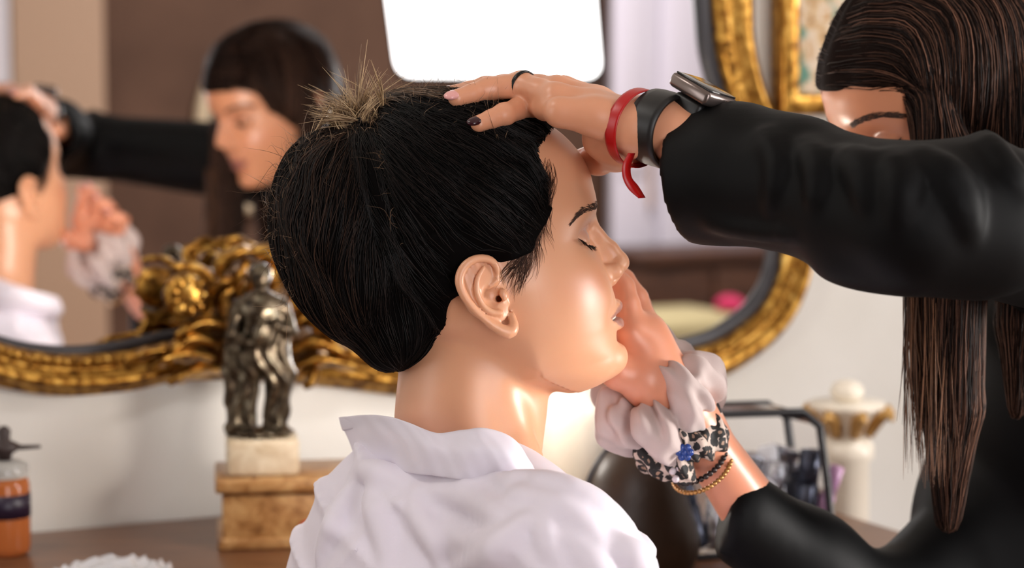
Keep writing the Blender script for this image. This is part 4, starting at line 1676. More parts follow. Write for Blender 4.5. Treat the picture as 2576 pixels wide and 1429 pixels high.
# tuft of ends standing up where the twist is pinned, and the pale clip in it
n = 560
base = TOP + np.stack([rng.normal(0.1, 1.3, n), rng.normal(0, 1.8, n), rng.normal(-0.4, 0.25, n)], 1)
base = hb.project(base, -0.15, 5)
d0 = np.stack([rng.normal(-0.1, 0.55, n), rng.normal(0, 0.55, n), np.ones(n)], 1)
d0 /= np.linalg.norm(d0, axis=1, keepdims=True)
bend = rng.normal(0, 1.1, (n, 3)) * np.array([1.3, 1, 0.7])
L = rng.uniform(0.6, 3.0, (n, 1)) * gz(base[:, :1] - TOP[0] - 0.2, 2.2)
lock = np.floor(rng.random(n) * 26).astype(int)
ld_ = rng.normal(0, 0.5, (26, 3)) * np.array([1.0, 1.0, 0.35])
lb_ = rng.normal(0, 1.0, (26, 3)) * np.array([1.2, 1.0, 0.6])
bs_ = TOP + np.stack([rng.normal(0.2, 1.0, 26), rng.normal(0, 1.5, 26), rng.normal(-0.4, 0.2, 26)], 1)
base = hb.project(bs_[lock] + rng.normal(0, 0.16, (n, 3)), -0.12, 5)
d0 = np.array([0, 0, 1.0]) + ld_[lock] + rng.normal(0, 0.16, (n, 3))
bend = lb_[lock] + rng.normal(0, 0.35, (n, 3))
L = rng.uniform(0.7, 2.6, (26, 1))[lock] * rng.uniform(0.7, 1.1, (n, 1))
S = np.stack([base + d0 * L * q + bend * L * 0.7 * q * q for q in np.linspace(0, 1, 8)], 1)
col = hair_tint(n, rng, np.array(srgb(92, 62, 40)), np.array(srgb(222, 190, 146)), 0.9)
o = hair_patch('hair_tuft', bride, HB.world(S.reshape(-1, 3)).reshape(S.shape), rng.uniform(0.0002, 0.0005, (n, 1)), M['hair_light'], 0.1, col)
o['kind'] = 'stuff'
# crown strands coloured paler to imitate light catching the top of the head
n = 300
p0 = HB.loc(1000, 236) + np.stack([rng.uniform(-1.5, 4.5, n), rng.uniform(-4, 4, n), np.zeros(n)], 1)
p0 = hb.project(p0, 0.05, 6)
S = trace(hb, p0, np.tile(TOP, (n, 1)) + rng.normal(0, 0.6, (n, 3)), 9, 0.5, rng.uniform(0.08, 0.25, n), 0.2)
col = hair_tint(n, rng, np.array(srgb(40, 30, 25)), np.array(srgb(150, 122, 98)), 1.6)
o = hair_patch('crown_painted_highlights', bride, HB.world(S.reshape(-1, 3)).reshape(S.shape), rng.uniform(0.0002, 0.0005, (n, 1)), M['hair_light'], 0.1, col)
o['kind'] = 'stuff'
clip_ = MB()
cpt = [HB.loc(826, 312), HB.loc(829, 296), HB.loc(831, 280), HB.loc(836, 270)]
clip_.tube(HB.world(np.array(cpt)), [0.0016, 0.0026, 0.0022, 0.0004], 8)
clip_.build('hair_clip', M['teeth'], bride)['label'] = 'pale hair clip tip in the bun'

# ------------------------------------------------------------------ seated woman: white blouse
m = Mat('white_blouse', srgb(226, 219, 231), 0.62)
m.b.inputs['Subsurface Weight'].default_value = 0.10
m.b.inputs['Subsurface Radius'].default_value = (1.0, 0.7, 0.6)
m.b.inputs['Subsurface Scale'].default_value = 0.01
m.b.inputs['Sheen Weight'].default_value = 0.15
m.bump(m.noise(700, 2, 0.5), 0.06, 0.0006)
M['blouse'] = m.m


def ray_depth(field, px, py, d0, d1, level=0.0):
    """depth at which the sight line enters the field's surface"""
    ds = np.linspace(d0, d1, 220)
    v = field.sample(np.array([P(px, py, d) for d in ds]))
    k = np.nonzero(v < level)[0]
    if not len(k):
        return ds[int(np.argmin(v))]
    return ds[k[0]]


bl = Field((-0.30, 1.30, 0.42), (0.27, 1.97, 1.10), 0.0035)
fw = np.array([math.cos(math.radians(35)), math.sin(math.radians(35)), 0])
rt = np.array([fw[1], -fw[0], 0])
Rt = np.stack([fw, rt, (0, 0, 1)])
NB_ = P(1165, 1170, 1.625)
bl.ell(P(1140, 1720, 1.62), (0.115, 0.165, 0.20), 0.02, R=Rt)
bl.ell(P(1085, 1570, 1.62), (0.088, 0.130, 0.135), 0.03, R=Rt)
bl.chain([P(1165, 1300, 1.62), P(1290, 1340, 1.54), P(1405, 1398, 1.47)], [0.040, 0.044, 0.047], 0.03)
bl.chain([P(1165, 1300, 1.63), P(1060, 1350, 1.72), P(960, 1410, 1.79)], [0.040, 0.044, 0.047], 0.03)
bl.chain([P(1405, 1398, 1.47), P(1490, 1620, 1.455), P(1560, 1900, 1.46)], [0.047, 0.056, 0.052], 0.03)
bl.chain([P(960, 1410, 1.79), P(920, 1600, 1.82), P(930, 1850, 1.80)], [0.047, 0.055, 0.05], 0.03)
bl.chain([P(1560, 1900, 1.46), P(1850, 2050, 1.62)], [0.050, 0.042], 0.03)
bl.fn(lambda x, y, z: (0.47 - z) + 0 * x + 0 * y, 0.01, 'i')
# soft folds and a few long creases
bl.add(lambda x, y, z: 0.0012 * np.sin(38 * (x + 0.6 * z) + 3.0 * np.sin(14 * y)) * np.sin(30 * (z - 0.4 * x) + 1.0) + 0.0009 * np.sin(75 * (0.8 * x + z) + 2 * np.sin(22 * y + 9 * x)))
def creases(x, y, z):
    s = 0.88 * z + 0.47 * x + 0.006 * np.sin(30 * x + 14 * y) + 0.010 * np.sin(11 * x - 7 * y)
    k = (1 - np.abs(np.sin(62 * s))) ** 3 * (0.45 + 0.55 * np.sin(17 * x + 23 * y + 5 * z))
    k2 = (1 - np.abs(np.sin(41 * (0.75 * z - 0.2 * x) + 1.2 * np.sin(26 * x) + 0.6))) ** 4
    return -0.0095 * np.clip(k, 0, 1) - 0.0045 * k2


bl.add(creases)
for pts, r in (([(1010, 1196), (1148, 1198), (1250, 1217), (1336, 1270)], 0.010), ([(1090, 1232), (1210, 1266), (1290, 1325)], 0.009), ([(1270, 1205), (1393, 1226), (1515, 1290), (1600, 1360)], 0.010),
               ([(1300, 1246), (1393, 1272), (1474, 1325), (1520, 1390)], 0.008), ([(1434, 1358), (1495, 1427), (1530, 1490)], 0.010), ([(955, 1215), (950, 1270), (975, 1345), (985, 1450)], 0.010),
               ([(1120, 1330), (1210, 1372), (1300, 1335)], 0.008), ([(890, 1230), (850, 1320), (810, 1420)], 0.009), ([(1150, 1440), (1260, 1380), (1340, 1300)], 0.009), ([(1540, 1360), (1600, 1410), (1640, 1470)], 0.009),
               ([(1050, 1240), (1060, 1300), (1110, 1380), (1130, 1460)], 0.008), ([(900, 1180), (960, 1195), (1020, 1230)], 0.008), ([(1370, 1300), (1380, 1370), (1420, 1440)], 0.007)):
    sp = spline(np.array(pts, float), 12)
    w3 = np.array([P(x, y, ray_depth(bl, x, y, 1.35, 1.8) + r * 0.42) for x, y in sp])
    bl.chain(w3, r * np.sin(np.linspace(0.35, math.pi - 0.35, 12)) + 0.0012, 0.010, kj=0.005)
Vl, Ql = bl.mesh(1)
blouse = mesh_obj('blouse', Vl, Ql, M['blouse'], bride, True)
tag(blouse, 'loose white blouse with soft creases')

# collar standing away from the neck
top = [(850, 1042, 1.665), (905, 1034, 1.60), (975, 1036, 1.555), (1040, 1060, 1.53), (1100, 1080, 1.517), (1160, 1072, 1.507), (1215, 1066, 1.503), (1285, 1090, 1.508), (1330, 1150, 1.52), (1362, 1215, 1.55),
       (1372, 1250, 1.60), (1352, 1215, 1.66), (1300, 1150, 1.70), (1200, 1100, 1.735), (1060, 1060, 1.745), (930, 1040, 1.725)]
mid = [(872, 1100, 1.655), (930, 1100, 1.585), (1000, 1110, 1.54), (1070, 1125, 1.512), (1130, 1135, 1.498), (1190, 1132, 1.488), (1245, 1135, 1.485), (1310, 1155, 1.492), (1355, 1195, 1.510), (1385, 1240, 1.545),
       (1390, 1270, 1.60), (1365, 1250, 1.665), (1300, 1200, 1.715), (1200, 1150, 1.75), (1060, 1120, 1.755), (945, 1100, 1.725)]
bot = [(893, 1165, 1.65), (940, 1175, 1.59), (1005, 1188, 1.545), (1075, 1198, 1.515), (1140, 1206, 1.50), (1200, 1212, 1.492), (1262, 1222, 1.492), (1330, 1238, 1.50), (1378, 1262, 1.52), (1405, 1290, 1.55),
       (1410, 1320, 1.60), (1385, 1300, 1.66), (1310, 1250, 1.70), (1200, 1210, 1.73), (1060, 1190, 1.735), (950, 1170, 1.71)]
rows = []
for A_, B_, fr in ((top, top, 0), (top, mid, 0.33), (top, mid, 0.66), (mid, mid, 0), (mid, bot, 0.5), (bot, bot, 0)):
    ring = []
    for i in range(len(top)):
        a = P(*A_[i])
        b_ = P(*B_[i])
        ring.append(a + (b_ - a) * fr)
    ring = np.array(ring)
    cs = spline(np.vstack([ring[-1:], ring, ring[:2]]), (len(ring) + 2) * 8 + 1)[8:8 + len(ring) * 8]
    rows.append(cs)
nn_ = len(rows[0])
cen = np.mean(rows[0], 0)
lip = rows[0] + (rows[0] - cen) * np.array([0.05, 0.05, 0]) * 0 + (cen - rows[0]) * 0.06 - np.array([0, 0, 0.012])
rows = [lip] + rows
ph = np.linspace(0, 2 * np.pi, nn_, endpoint=False)
for i, r in enumerate(rows):
    rad = (r - cen) * np.array([1, 1, 0])
    rad /= np.linalg.norm(rad, axis=1, keepdims=True)
    rows[i] = r + rad * (0.0012 * np.sin(9 * ph + i * 0.9) + 0.0004 * np.sin(23 * ph - i * 1.7))[:, None]
V = np.concatenate(rows)
F = [(i * nn_ + j, i * nn_ + (j + 1) % nn_, (i + 1) * nn_ + (j + 1) % nn_, (i + 1) * nn_ + j) for i in range(len(rows) - 1) for j in range(nn_)]
b = MB()
b.add(V, F)
co = b.build('collar', M['blouse'], bride)
sd = co.modifiers.new('thickness', 'SOLIDIFY')
sd.thickness = 0.0018
ss = co.modifiers.new('smooth', 'SUBSURF')
ss.levels = ss.render_levels = 2

# skirt and seat, below the picture
lg = Field((-0.35, 1.30, 0.0), (0.62, 2.30, 0.62), 0.012)
hip = P(1150, 2150, 1.64)
hip[2] = 0.57
for s in (-1, 1):
    h0 = hip + rt * 0.09 * s
    kn = h0 + fw * 0.30
    an = kn - fw * 0.06
    an[2] = 0.06
    lg.chain([h0, kn, an], [0.085, 0.065, 0.05], 0.03)
    lg.cone(an, an + fw * 0.12 - np.array([0, 0, 0.02]), 0.045, 0.03, 0.02)
lg.fn(lambda x, y, z: (0.004 - z) + 0 * x + 0 * y, 0.0, 'i')
Vg, Qg = lg.mesh(2)
mesh_obj('trousers', Vg, Qg, M['blouse'], bride, True)
stl = thing('chair', 'white painted chair carrying the seated woman', 'chair', loc=(hip[0], hip[1], 0))
b = MB()
b.box((hip[0], hip[1], 0.45), (0.42, 0.42, 0.05), Rt, 0.012)
b.build('seat', M['white_paint'], stl)
for sx in (-1, 1):
    for sy in (-1, 1):
        b = MB()
        q = hip + fw * 0.18 * sx + rt * 0.18 * sy
        b.lathe([(0.014, 0.0), (0.02, 0.2), (0.022, 0.43)], (q[0], q[1], 0), 10)
        b.build('leg', M['white_paint'], stl)

# ------------------------------------------------------------------ make-up artist
artist = thing('person', 'make-up artist in black with long brown hair leaning in from the right', 'person', loc=(0.88, 1.82, 0))
RA = rot_head(180 + 14, -20, 0)
HA = HeadFrame(RA, (7.9, 3.1, 2.0), (2226, 350), 1.76)
AR_SKIN = srgb(206, 142, 106)
fa = head_field(0.16, (-10, -9.0, -14), (12.4, 9.0, 10.5), True, False)
na = lambda px, py, d: HA.local(P(px, py, d))
fa.chain([(-0.5, 0, -3.0), (-2.2, 0, -8.5), na(2600, 660, 1.80)], [4.6, 4.5, 5.0], 1.5, kj=1.0)
for s in (-1, 1):
    pts = spline([(6.75, 4.45 * s, 1.95), (8.1, 3.6 * s, 1.45), (8.5, 2.8 * s, 1.32), (8.3, 1.8 * s, 1.5)], 12)
    fa.chain(fa.project(pts, 0.0, 5), 0.10, 0.12, 's')
Va, Qa = fa.mesh(1)
ta = head_tint(Va, AR_SKIN, srgb(156, 96, 90), srgb(150, 98, 78), srgb(200, 126, 100))
geo = [(HA.world(Va), Qa)]
tints = [ta]

# --- left hand resting on the seated woman's head
ARM_L = [P(2660, 575, 1.63), P(2380, 530, 1.395), P(1655, 318, 1.525)]
lh = Field(np.minimum(P(1090, 520, 1.40), P(1900, 160, 1.40)) - np.array([0.01, 0.02, 0.02]), np.maximum(P(1090, 150, 1.75), P(1900, 150, 1.75)) + np.array([0.03, 0.02, 0.02]), 0.0013)


def rest_on_hair(px, py, r, d0=1.40, d1=1.75):
    """depth at which a finger of radius r touches the hair on this sight line"""
    for d in np.linspace(d0, d1, 180):
        if hb.sample(HB.local(P(px, py, d))[None])[0] < r * 100 * 0.55:
            return d
    return 1.60


hand_l = {
    'little': ([(1408, 282, 1.512), (1335, 262, 0), (1268, 288, 0), (1205, 311, 0)], [0.0096, 0.0088, 0.0078, 0.0062]),
    'ring': ([(1398, 245, 1.532), (1312, 214, 0), (1228, 224, 0), (1150, 247, 0)], [0.0100, 0.0092, 0.0082, 0.0066]),
    'middle': ([(1402, 228, 1.556), (1312, 212, 1.575), (1222, 222, 1.59), (1140, 236, 1.60)], [0.0100, 0.0094, 0.0084, 0.0066]),
    'index': ([(1418, 228, 1.580), (1335, 222, 1.61), (1262, 228, 1.63), (1190, 236, 1.64)], [0.0100, 0.0092, 0.0082, 0.0066]),
}
LJ = {}
for nm, (pts, rr) in hand_l.items():
    q = []
    for (x, y, d), r in zip(pts, rr):
        if d == 0:
            d = min(rest_on_hair(x, y, r), 1.560 if nm == 'ring' else 1.60)
        q.append(P(x, y, d))
    LJ[nm] = np.array(q)
    cb = P(1585, 318, 1.512 + 0.013 * list(hand_l).index(nm))
    lh.chain([cb, (cb + q[0]) / 2 + np.array([0, 0, 0.002]), q[0]], [0.0165, 0.0135, 0.0108], 0.010, kj=0.006)
    for i in range(3):
        a, b_ = q[i], q[i + 1]
        mdl = (a + b_) / 2
        lh.chain([a, mdl, b_], [rr[i], (rr[i] + rr[i + 1]) / 2 * 0.94, rr[i + 1]], 0.004, kj=0.003)
TH = np.array([P(1600, 345, 1.548), P(1552, 378, 1.575), P(1505, 398, 1.60), P(1468, 404, 1.625)])
lh.chain(TH, [0.0165, 0.0150, 0.0120, 0.0095], 0.010, kj=0.005)
lh.ell(P(1555, 352, 1.555), (0.026, 0.02, 0.018), 0.012)
ax_l = ARM_L[1] - ARM_L[2]
ax_l = ax_l / np.linalg.norm(ax_l)
dy = np.array([0, 1.0, 0])
for o_ in (-0.009, 0.009):
    lh.chain([P(1600, 322, 1.528) + dy * o_, ARM_L[2] + dy * o_, P(1840, 405, 1.497) + dy * o_ * 1.1], [0.0195, 0.0195, 0.0215], 0.012, kj=0.01)
lh.cone(P(1640, 268, 1.51), P(1640, 268, 1.52), 0.004, 0.004, 0.01)
Vx, Qx = lh.mesh(1)
geo.append((Vx, Qx))
tints.append(np.tile(np.array(srgb(216, 152, 118), ), (len(Vx), 1)).astype(np.float32))

# --- right hand at the seated woman's cheek
ARM_R = [P(2620, 800, 1.95), P(2230, 1555, 1.785), P(1757, 1085, 1.676)]
rh = Field(np.minimum(P(1430, 1480, 1.60), P(1430, 1480, 1.80)) - 0.01, np.maximum(P(2080, 600, 1.80), P(2080, 600, 1.60)) + 0.02, 0.0015)
hand_r = {
    'index': ([(1588, 838, 1.640), (1577, 768, 1.648), (1568, 722, 1.655), (1544, 690, 1.656)], [0.0112, 0.0098, 0.0085, 0.0068]),
    'middle': ([(1628, 832, 1.660), (1598, 752, 1.672), (1568, 705, 1.678), (1538, 676, 1.676)], [0.0112, 0.0098, 0.0086, 0.0068]),
    'ring': ([(1636, 842, 1.680), (1606, 768, 1.698), (1568, 738, 1.702), (1536, 722, 1.696)], [0.0106, 0.0094, 0.0082, 0.0066]),
    'little': ([(1648, 865, 1.697), (1620, 805, 1.718), (1584, 788, 1.722), (1555, 780, 1.716)], [0.0098, 0.0086, 0.0075, 0.0062]),
}
RJ = {}
for i_, (nm, (pts, rr)) in enumerate(hand_r.items()):
    q = np.array([P(*t) for t in pts])
    RJ[nm] = q
    cb = P(1735, 1045, 1.655 + 0.0145 * i_)
    rh.chain([cb, (cb + q[0]) / 2, q[0]], [0.0165, 0.0150, 0.0122], 0.012, kj=0.008)
    for i in range(3):
        rh.chain([q[i], (q[i] + q[i + 1]) / 2, q[i + 1]], [rr[i], (rr[i] + rr[i + 1]) * 0.47, rr[i + 1]], 0.004, kj=0.003)
rh.chain([P(1715, 1010, 1.655), P(1622, 955, 1.640), P(1560, 935, 1.636), P(1505, 910, 1.645)], [0.018, 0.0165, 0.0135, 0.0105], 0.012, kj=0.006)
rh.ell(P(1628, 915, 1.652), (0.022, 0.02, 0.036), 0.012)
ax_r = P(1960, 1385, 1.735) - P(1735, 1045, 1.676)
ax_r /= np.linalg.norm(ax_r)
for o_ in (-0.008, 0.008):
    rh.chain([P(1735, 1045, 1.676) + dy * o_, ARM_R[2] + dy * o_, P(1960, 1385, 1.735) + dy * o_ * 1.1], [0.0185, 0.0185, 0.0265], 0.012, kj=0.01)
Vx, Qx = rh.mesh(1)
geo.append((Vx, Qx))
tints.append(np.tile(np.array(srgb(212, 142, 112)), (len(Vx), 1)).astype(np.float32))
# upper arms run on under the sleeves
uf = Field((0.05, 1.30, 0.70), (0.72, 2.25, 1.25), 0.008)
uf.chain(ARM_L, [0.036, 0.032, 0.024], 0.02)
uf.chain([P(2620, 800, 1.95), P(2480, 1290, 1.87), P(2230, 1555, 1.785), P(2030, 1425, 1.75), P(1900, 1325, 1.716)], [0.036, 0.030, 0.028, 0.027, 0.024], 0.02)
uf.chain([P(2540, 600, 1.80), P(2720, 900, 1.86)], [0.05, 0.09], 0.03)
uf.chain([ARM_L[0], P(2610, 650, 1.82), ARM_R[0]], [0.045, 0.06, 0.045], 0.05)
uf.fn(lambda x, y, z: 0.025 - np.minimum(np.sqrt((x - ARM_L[2][0]) ** 2 + (y - ARM_L[2][1]) ** 2 + (z - ARM_L[2][2]) ** 2) - 0.04, np.sqrt((x - ARM_R[2][0]) ** 2 + (y - ARM_R[2][1]) ** 2 + (z - ARM_R[2][2]) ** 2) - 0.06), 0.0, 'i')
Vx, Qx = uf.mesh(1)
geo.append((Vx, Qx))
tints.append(np.tile(np.array(AR_SKIN), (len(Vx), 1)).astype(np.float32))
Vall, Qall = merge_geo(geo)
mesh_obj('body', Vall, Qall, M['skin'], artist, True, np.concatenate(tints))

M['nail_dark'] = Mat('burgundy_nail', srgb(48, 14, 24), 0.2).m
M['nail_pink'] = Mat('pink_nail', srgb(226, 164, 160), 0.25).m


def nail(joints, r, mat, parent, up):
    a, b_ = joints[-2], joints[-1]
    d = (b_ - a) / np.linalg.norm(b_ - a)
    up = np.asarray(up, float)
    up = up - d * (up @ d)
    up /= np.linalg.norm(up)
    mb = MB()
    mb.ball(b_ + d * r * 0.55 + up * r * 0.55, (r * 1.15, r * 0.78, r * 0.42), np.stack([d, np.cross(up, d), up]), 12, 8)
    return mb.build('fingernail', mat, parent)


for nm in ('little', 'ring', 'middle', 'index'):
    nail(LJ[nm], hand_l[nm][1][3], M['nail_dark'] if nm == 'little' else M['nail_pink'], artist, (0, -0.55, 1))
for nm in ('index', 'middle', 'ring', 'little'):
    nail(RJ[nm], hand_r[nm][1][3], M['nail_pink'], artist, (1, 0.3, 0.5))


def ring_band(c, axis, R, width, thick, name, mat, parent, squash=1.0, flat=None, n=48, wav=0.0):
    """band around a limb: centre, axis, radius, width along the axis"""
    A = frame(axis, flat if flat is not None else (0, 1, 0))
    mb = MB()
    th = np.linspace(0, 2 * np.pi, n, endpoint=False)
    rows = []
    for h, t in ((-0.5, 0), (-0.5, 1), (-0.3, 1.25), (0.3, 1.25), (0.5, 1), (0.5, 0)):
        rr = R + t * thick
        wv = wav * np.sin(3 * th)
        rows.append(np.stack([np.cos(th) * rr, np.sin(th) * rr * squash, np.full(n, h * width) + wv], 1) @ A + c)
    V = np.concatenate(rows)
    k = len(rows)
    F = [(i * n + j, i * n + (j + 1) % n, ((i + 1) % k) * n + (j + 1) % n, ((i + 1) % k) * n + j) for i in range(k) for j in range(n)]
    mb.add(V, F)
    return mb.build(name, mat, parent)


M['black_metal'] = Mat('black_metal', srgb(20, 18, 18), 0.3, 0.6).m
q = LJ['ring']
o = ring_band(q[0] + (q[1] - q[0]) * 0.95, q[1] - q[0], 0.0098, 0.0030, 0.0012, 'finger_ring', M['black_metal'], artist)
o['label'] = 'thin dark finger ring'

# --- wristwatch
M['strap'] = Mat('black_rubber', srgb(17, 17, 18), 0.45).m
m = Mat('watch_case', srgb(120, 108, 104), 0.25, 0.8)
M['case'] = m.m
M['screen'] = Mat('watch_screen', srgb(12, 12, 16), 0.05).m
wt = bpy.data.objects.new('smartwatch', None)
link(wt, artist)
wt.location = Vector(P(1690, 320, 1.515)) - parent_origin(artist)
wt['label'] = 'dark smartwatch with black strap'
axw = ax_l
ring_band(P(1672, 326, 1.521), axw, 0.0312, 0.023, 0.0022, 'strap', M['strap'], wt, 0.80)
wa = np.array([85, -90, -55.0])
wb = np.array([100, 110, -25.0])
wa /= np.linalg.norm(wa)
wb = wb - wa * (wb @ wa)
wb /= np.linalg.norm(wb)
wn_ = np.cross(wa, wb)
if wn_[2] < 0:
    wn_ = -wn_
mb = MB()
wc_ = P(1768, 232, 1.505)
mb.box(wc_, (0.038, 0.034, 0.0105), np.stack([wa, wb, wn_]), 0.003)
mb.build('case', M['case'], wt)
mb = MB()
mb.box(wc_ + wn_ * 0.0056, (0.034, 0.030, 0.0012), np.stack([wa, wb, wn_]), 0.0005)
mb.build('screen', M['screen'], wt)
mb = MB()
mb.lathe([(0.0032, -0.0015), (0.0032, 0.0015)], wc_ + wa * 0.0195 + wb * 0.006, 12, np.stack([wb, wn_, wa]))
mb.build('crown', M['case'], wt)
mb = MB()
lug = wc_ - wn_ * 0.009
mb.box(lug - wn_ * 0.004, (0.026, 0.024, 0.014), np.stack([wa, wb, wn_]), 0.003)
mb.build('case_back', M['strap'], wt)

# --- red ribbon tied round the wrist
M['red'] = Mat('red_satin', srgb(176, 10, 14), 0.35).m
rbn = ring_band(P(1606, 322, 1.524), axw, 0.0340, 0.0090, 0.0008, 'red_ribbon', M['red'], artist, 0.80)
rbn['label'] = 'red satin ribbon tied round the wrist'
tp = spline([P(1580, 385, 1.494), P(1566, 415, 1.492), P(1566, 445, 1.494), P(1580, 475, 1.497), P(1606, 499, 1.50)], 20)
tw = spline([P(1596, 385, 1.500), P(1585, 418, 1.498), P(1588, 447, 1.500), P(1604, 468, 1.503), P(1622, 498, 1.506)], 20)
V = np.concatenate([tp, tw])
mb = MB()
mb.add(V, [(i, i + 1, 21 + i, 20 + i) for i in range(19)])
o = mb.build('ribbon_tail', M['red'], rbn)
sd = o.modifiers.new('thickness', 'SOLIDIFY')
sd.thickness = 0.0008

# --- scrunchies and beads on the other wrist
WR = -ax_r


def scrunchie(c, axis, R, r, lobes, name, mat, parent, seed, ruff=0.35, squash=0.8, flat=(0, 1, 0)):
    rg = np.random.default_rng(seed)
    A = frame(axis, flat)
    nu, nv = 220, 40
    u = np.linspace(0, 2 * np.pi, nu, endpoint=False)[:, None]
    v = np.linspace(0, 2 * np.pi, nv, endpoint=False)[None, :]
    ph = rg.uniform(0, 6.28, 6)
    rr = r * (1 + 0.10 * np.sin(11 * u + 3 * np.sin(2 * v + ph[5])) + 0.07 * np.sin(23 * u + 2 * np.cos(v) + ph[2]) + ruff * np.sin(lobes * u + ph[0] + 0.6 * np.sin(v + ph[1])) + 0.5 * ruff * np.sin((2 * lobes + 1) * u + 1.5 * np.cos(v) + ph[2]) + 0.22 * ruff * np.sin(3 * lobes * u + 2 * np.sin(v) + ph[3]))
    off = r * 0.45 * np.sin(lobes * 0.5 * u + ph[4])
    rad = R + rr * np.cos(v) + 0 * u
    V = np.stack([rad * np.cos(u), rad * np.sin(u) * squash, rr * 1.15 * np.sin(v) + off + 0 * v], -1).reshape(-1, 3) @ A + c
    i, j = np.meshgrid(np.arange(nu), np.arange(nv), indexing='ij')
    F = np.stack([i * nv + j, ((i + 1) % nu) * nv + j, ((i + 1) % nu) * nv + (j + 1) % nv, i * nv + (j + 1) % nv], -1).reshape(-1, 4)
    return mesh_obj(name, V, F, mat, parent)


m = Mat('blush_velvet', srgb(186, 168, 164), 0.75)
m.b.inputs['Sheen Weight'].default_value = 0.3
m.bump(m.noise(500, 3, 0.6), 0.12, 0.001)
M['blush'] = m.m
m = Mat('leopard_cloth', srgb(206, 190, 178), 0.7)
vo = m.node('ShaderNodeTexVoronoi')
vo.inputs['Scale'].default_value = 125
vo.inputs['Randomness'].default_value = 0.85
wv_ = m.node('ShaderNodeVectorMath', operation='ADD')
nz = m.node('ShaderNodeTexNoise')
nz.inputs['Scale'].default_value = 220
co_ = m.coords()
m.link(co_, nz.inputs['Vector'])
sc_ = m.node('ShaderNodeVectorMath', operation='SCALE')
sc_.inputs['Scale'].default_value = 0.0045
m.link(nz.outputs['Color'], sc_.inputs[0])
m.link(co_, wv_.inputs[0])
m.link(sc_.outputs[0], wv_.inputs[1])
m.link(wv_.outputs[0], vo.inputs['Vector'])
c1 = m.ramp(vo.outputs['Distance'], [(0.0, srgb(150, 120, 100)), (0.18, srgb(150, 120, 100)), (0.22, srgb(18, 14, 15)), (0.56, srgb(18, 14, 15)), (0.60, srgb(194, 174, 162)), (1.0, srgb(194, 174, 162))])
m.color(c1)
M['leopard'] = m.m
o = scrunchie(P(1650, 1000, 1.673), WR + np.array([-0.05, 0, 0.0]), 0.0395, 0.0190, 7, 'scrunchie', M['blush'], artist, 3, 0.30, 0.85)
o['label'] = 'puffy blush-grey scrunchie'
o = scrunchie(P(1706, 1096, 1.675), WR, 0.0305, 0.0140, 9, 'leopard_scrunchie', M['leopard'], artist, 8, 0.16, 0.85)
o['label'] = 'leopard-print scrunchie'
M['bead_dark'] = Mat('dark_bead', srgb(42, 30, 28), 0.3, 0.3).m
M['bead_gold'] = Mat('gold_bead', srgb(176, 128, 74), 0.3, 0.7).m
M['bead_blue'] = Mat('blue_bead', srgb(34, 62, 132), 0.25).m
M['bead_pale'] = Mat('pale_bead', srgb(206, 194, 200), 0.3).m
for kk, (cx, cy, R, mt, rb_, nm) in enumerate(((1754, 1152, 0.0300, 'bead_dark', 0.0024, 'dark_bead_bracelet'), (1766, 1176, 0.0300, 'bead_gold', 0.0020, 'gold_bead_bracelet'))):
    A = frame(WR + np.array([0.0, 0.0, -0.05]), (0, 1, 0))
    mb = MB()
    nb = int(2 * math.pi * R / (2 * rb_))
    for i in range(nb):
        t = 2 * math.pi * i / nb
        mb.ball(P(cx, cy, 1.679) + np.array([math.cos(t) * R, math.sin(t) * R * 0.85, 0]) @ A, rb_, None, 8, 6)
    o = mb.build(nm, M[mt], artist, True, False)
    o['kind'] = 'stuff'
fl = MB()
fc = P(1722, 1138, 1.630)
for i in range(7):
    a = i * 2 * math.pi / 6
    r_ = 0.0 if i == 6 else 0.0042
    fl.ball(fc + np.array([math.cos(a) * r_, 0, math.sin(a) * r_]), (0.0030, 0.0022, 0.0030), None, 8, 6)
o = fl.build('flower_charm', M['bead_blue'], artist, True, False)
o['label'] = 'blue beaded flower charm'
fl = MB()
for x, y in ((1700, 1160), (1692, 1185), (1700, 1205), (1710, 1178)):
    fl.ball(P(x, y, 1.640), 0.0030, None, 8, 6)
o = fl.build('hanging_beads', M['bead_pale'], artist, True, False)
o['kind'] = 'stuff'

# ------------------------------------------------------------------ make-up artist: black clothes and hair
m = Mat('black_fabric', srgb(4, 4, 5), 0.58)
m.b.inputs['Specular IOR Level'].default_value = 0.13
m.bump(m.noise(600, 2, 0.5), 0.1, 0.0008)
M['black'] = m.m
sl = Field((0.05, 1.28, 0.74), (0.56, 1.80, 1.30), 0.0032)
sp_ = [P(1735, 452, 1.520), P(1850, 437, 1.503), P(2000, 463, 1.470), P(2150, 522, 1.432), P(2300, 550, 1.402), P(2450, 550, 1.42), P(2680, 590, 1.64)]
sl.chain(sp_, [0.045, 0.0455, 0.0425, 0.0425, 0.0455, 0.049, 0.062], 0.012, kj=0.02)
sl.ell(P(2190, 668, 1.42), (0.03, 0.02, 0.012), 0.02)
for pts, r in (([(2120, 400), (2180, 440), (2190, 520)], 0.012), ([(2240, 405), (2270, 470), (2260, 570)], 0.012), ([(2330, 405), (2400, 480), (2440, 600)], 0.013), ([(2030, 375), (2065, 430), (2055, 520)], 0.009), ([(1930, 350), (1960, 420), (1940, 530)], 0.007),
               ([(2480, 350), (2530, 440), (2576, 500)], 0.009), ([(1800, 560), (1900, 575), (2000, 590)], 0.006)):
    s8 = spline(np.array(pts, float), 9)
    w3 = np.array([P(x, y, ray_depth(sl, x, y, 1.30, 1.7) + r * 0.45) for x, y in s8])
    sl.chain(w3, r * np.sin(np.linspace(0.4, math.pi - 0.4, 9)) + 0.001, 0.014, kj=0.006)
cutn = (sp_[0] - sp_[1]) / np.linalg.norm(sp_[0] - sp_[1])
